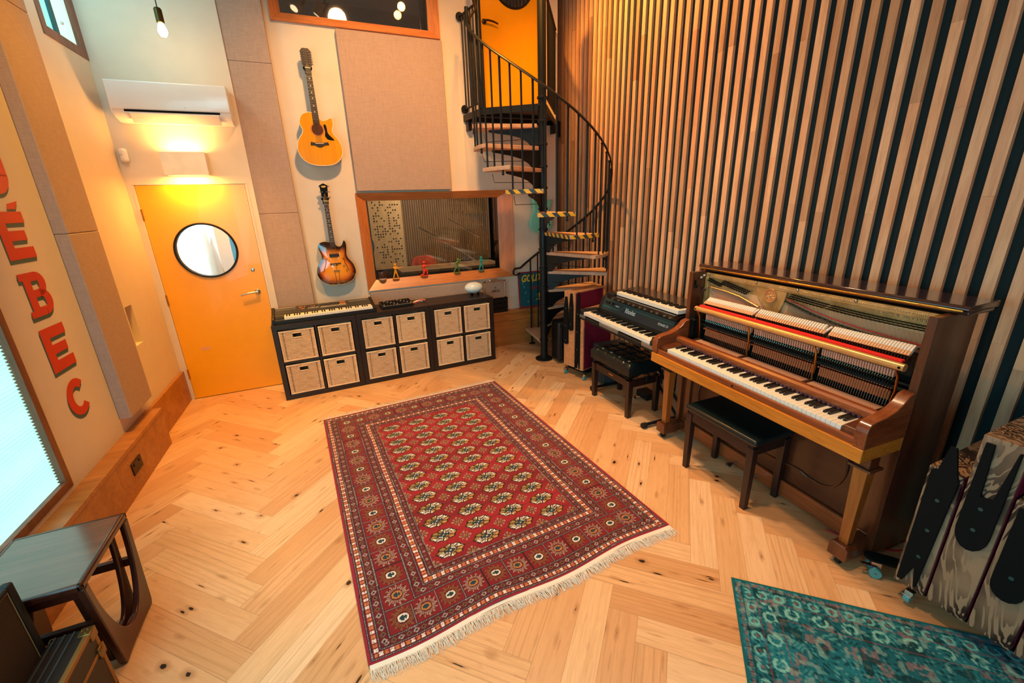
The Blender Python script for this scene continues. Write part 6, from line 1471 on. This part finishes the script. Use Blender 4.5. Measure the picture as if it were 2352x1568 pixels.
    idx = np.arange(nx*ny).reshape(ny, nx); q = np.stack([idx[:-1, :-1], idx[:-1, 1:], idx[1:, 1:], idx[1:, :-1]], -1).reshape(-1, 4)
    me = bpy.data.meshes.new('pile'); me.vertices.add(len(V)); me.vertices.foreach_set('co', V.ravel()); me.loops.add(q.size); me.loops.foreach_set('vertex_index', q.ravel()); me.polygons.add(len(q)); me.polygons.foreach_set('loop_start', np.arange(0, q.size, 4)); me.polygons.foreach_set('loop_total', np.full(len(q), 4)); me.update(calc_edges=True)
    ca = me.color_attributes.new('col', 'FLOAT_COLOR', 'POINT'); a = np.ones((nx*ny, 4), dtype=np.float32); a[:, :3] = np.clip(col.reshape(-1, 3), 0, 1); ca.data.foreach_set('color', a.ravel())
    me.materials.append(attrmat('rug_wool', bump=.35, bs=420, sheen=.15))
    t = thing('patterned_rug', 'red patterned wool rug with cream fringes in the middle of the floor', 'rug', (.4535, -3.0677, 0), .0503)
    o = bpy.data.objects.new('pile', me); COL.objects.link(o); o.parent = t
    m = MB(); m.box(.004, -.006, .0005, W_-.004, H_-.004, .0070); m.build('backing', plain('rug_backing', '#5a2428', .9), t)
    M_fr = plain('cream_fringe_cotton', '#e2d6c8', .9, var=.05)
    for end in (0, 1):
        m = MB(); rr = random.Random(9+end)
        y0 = 0 if end == 0 else H_; sgn = -1 if end == 0 else 1; Lb = .022; K = 60
        yo = lambda x: (-.012*math.sin(x*8) if end == 0 else 0)
        vs = []
        for k in range(K+1): x = .004+k*(W_-.008)/K; vs += [(x, y0+yo(x)-sgn*.002, .0095), (x, y0+yo(x)+sgn*Lb, .006)]
        m.add(vs, [(2*k, 2*k+1, 2*k+3, 2*k+2) for k in range(K)]); m.build('kilim_end', M_fr, t)
        m = MB(); N = 900 if end == 0 else 520
        for k in range(N):
            x = .002+(W_-.004)*k/N+rr.uniform(-.002, .002); L = rr.uniform(.035, .062)*(1 if end == 0 else 1.0); dxx = rr.gauss(0, .010)+.008*math.sin(x*40); y = y0+yo(x)+sgn*(Lb-.003); z = .0045+rr.random()*.004
            m.tube([(x, y, z+.001), (x+dxx*.4+rr.uniform(-.003, .003), y+sgn*L*.45, z+.004*rr.random()), (x+dxx, y+sgn*L, .002)], [.0013, .0012, .0008], 4, caps=False)
        m.build('fringe', M_fr, t, kind='stuff')
rug_red()
def rug_teal():
    st = .0045; W_, H_ = 1.45, 1.28; nx, ny = int(W_/st)+1, int(H_/st)+1; xs = np.linspace(0, W_, nx); ys = np.linspace(0, H_, ny); X, Y = np.meshgrid(xs, ys)
    r2 = np.random.default_rng(12)
    def vnoise(X, Y, f, seed):
        g = np.random.default_rng(seed).random((160, 160)); x = X*f+20; y = Y*f+20; xi, yi = x.astype(int), y.astype(int); fx, fy = x-xi, y-yi; fx = fx*fx*(3-2*fx); fy = fy*fy*(3-2*fy); xi %= 159; yi %= 159
        return (g[yi, xi]*(1-fx)+g[yi, xi+1]*fx)*(1-fy)+(g[yi+1, xi]*(1-fx)+g[yi+1, xi+1]*fx)*fy
    def C(h): return np.array(hx(h))
    n1 = vnoise(X, Y, 7, 1)*.5+vnoise(X, Y, 18, 2)*.3+vnoise(X, Y, 45, 3)*.2
    wx = X+.03*(vnoise(X, Y, 9, 4)-.5)*2; wy = Y+.03*(vnoise(X, Y, 9, 5)-.5)*2
    swirl = np.sin(wx*150+3*np.sin(wy*60))*np.sin(wy*140+3*np.sin(wx*55)); fine = vnoise(X, Y, 90, 6)
    col = C('#104858')[None, None]*(1-n1[..., None])+C('#1f7a90')[None, None]*n1[..., None]
    def put(m_, c, a=1): 
        aa = (a if np.isscalar(a) else a[m_][:, None]); col[m_] = col[m_]*(1-aa)+c*aa
    put((swirl > .35) & (fine > .52), C('#58a4a6'), .6); put((swirl < -.38) & (fine > .35), C('#0a3440'), .85); put((vnoise(X, Y, 20, 8) > .66) & (fine > .45), C('#7a6a72'), .75); put((vnoise(X, Y, 48, 9) > .74), C('#84aaa8'), .45); put((vnoise(X, Y, 22, 10) < .24), C('#08282f'), .7)
    d = np.minimum(np.minimum(X, W_-X), np.minimum(Y, H_-Y))
    put(d < .012, C('#15606a')); t_ = np.where(np.minimum(X, W_-X) < np.minimum(Y, H_-Y), Y, X)
    put((abs(d-.028) < .006) & (((t_/.012) % 1) < .5), C('#8a5a5c'), .8); put((abs(d-.042) < .003), C('#0a3038'), .8)
    put((abs(d-.10) < .003) | (abs(d-.18) < .004), C('#7a4248'), .6)
    ph = ((t_/.07) % 1-.5)*.07; q = np.hypot(ph, (d-.07)); put((abs(q-.018) < .005) & (fine > .3), C('#6cb8b8'), .8); put(q < .008, C('#7c4a50'), .6)
    ph = ((t_/.11) % 1-.5)*.11; q = np.hypot(ph, (d-.14)); put((abs(q-.024) < .006) & (fine > .3), C('#7ec0bc'), .8)
    col *= (.88+.24*r2.random((ny, nx)))[..., None]
    V = np.stack([X, Y, np.full_like(X, .007)], -1).reshape(-1, 3)
    idx = np.arange(nx*ny).reshape(ny, nx); q = np.stack([idx[:-1, :-1], idx[:-1, 1:], idx[1:, 1:], idx[1:, :-1]], -1).reshape(-1, 4)
    me = bpy.data.meshes.new('pile'); me.vertices.add(len(V)); me.vertices.foreach_set('co', V.ravel()); me.loops.add(q.size); me.loops.foreach_set('vertex_index', q.ravel()); me.polygons.add(len(q)); me.polygons.foreach_set('loop_start', np.arange(0, q.size, 4)); me.polygons.foreach_set('loop_total', np.full(len(q), 4)); me.update(calc_edges=True)
    ca = me.color_attributes.new('col', 'FLOAT_COLOR', 'POINT'); a = np.ones((nx*ny, 4), dtype=np.float32); a[:, :3] = np.clip(col.reshape(-1, 3), 0, 1); ca.data.foreach_set('color', a.ravel()); me.materials.append(attrmat('teal_rug_wool', bump=.3, bs=350))
    # corner at (2.166,-3.402); local x along (.72,-.68) reversed order so that z stays up
    t = thing('distressed_rug', 'faded teal patterned rug in the lower right corner', 'rug', (2.166-.69*1.45, -3.402-.72*1.45, 0), math.atan2(.72, .69))
    # local x -> (.69,.72): from the far-left end back to the visible corner; local y -> (-.72,.69) so place mesh on negative y
    o = bpy.data.objects.new('pile', me); COL.objects.link(o); o.parent = t; o.location = (0, -H_, 0)
    m = MB(); m.box(.003, -H_+.003, .0004, W_-.003, -.003, .006); m.build('backing', plain('teal_rug_backing', '#1c3a40', .9), t)
rug_teal()
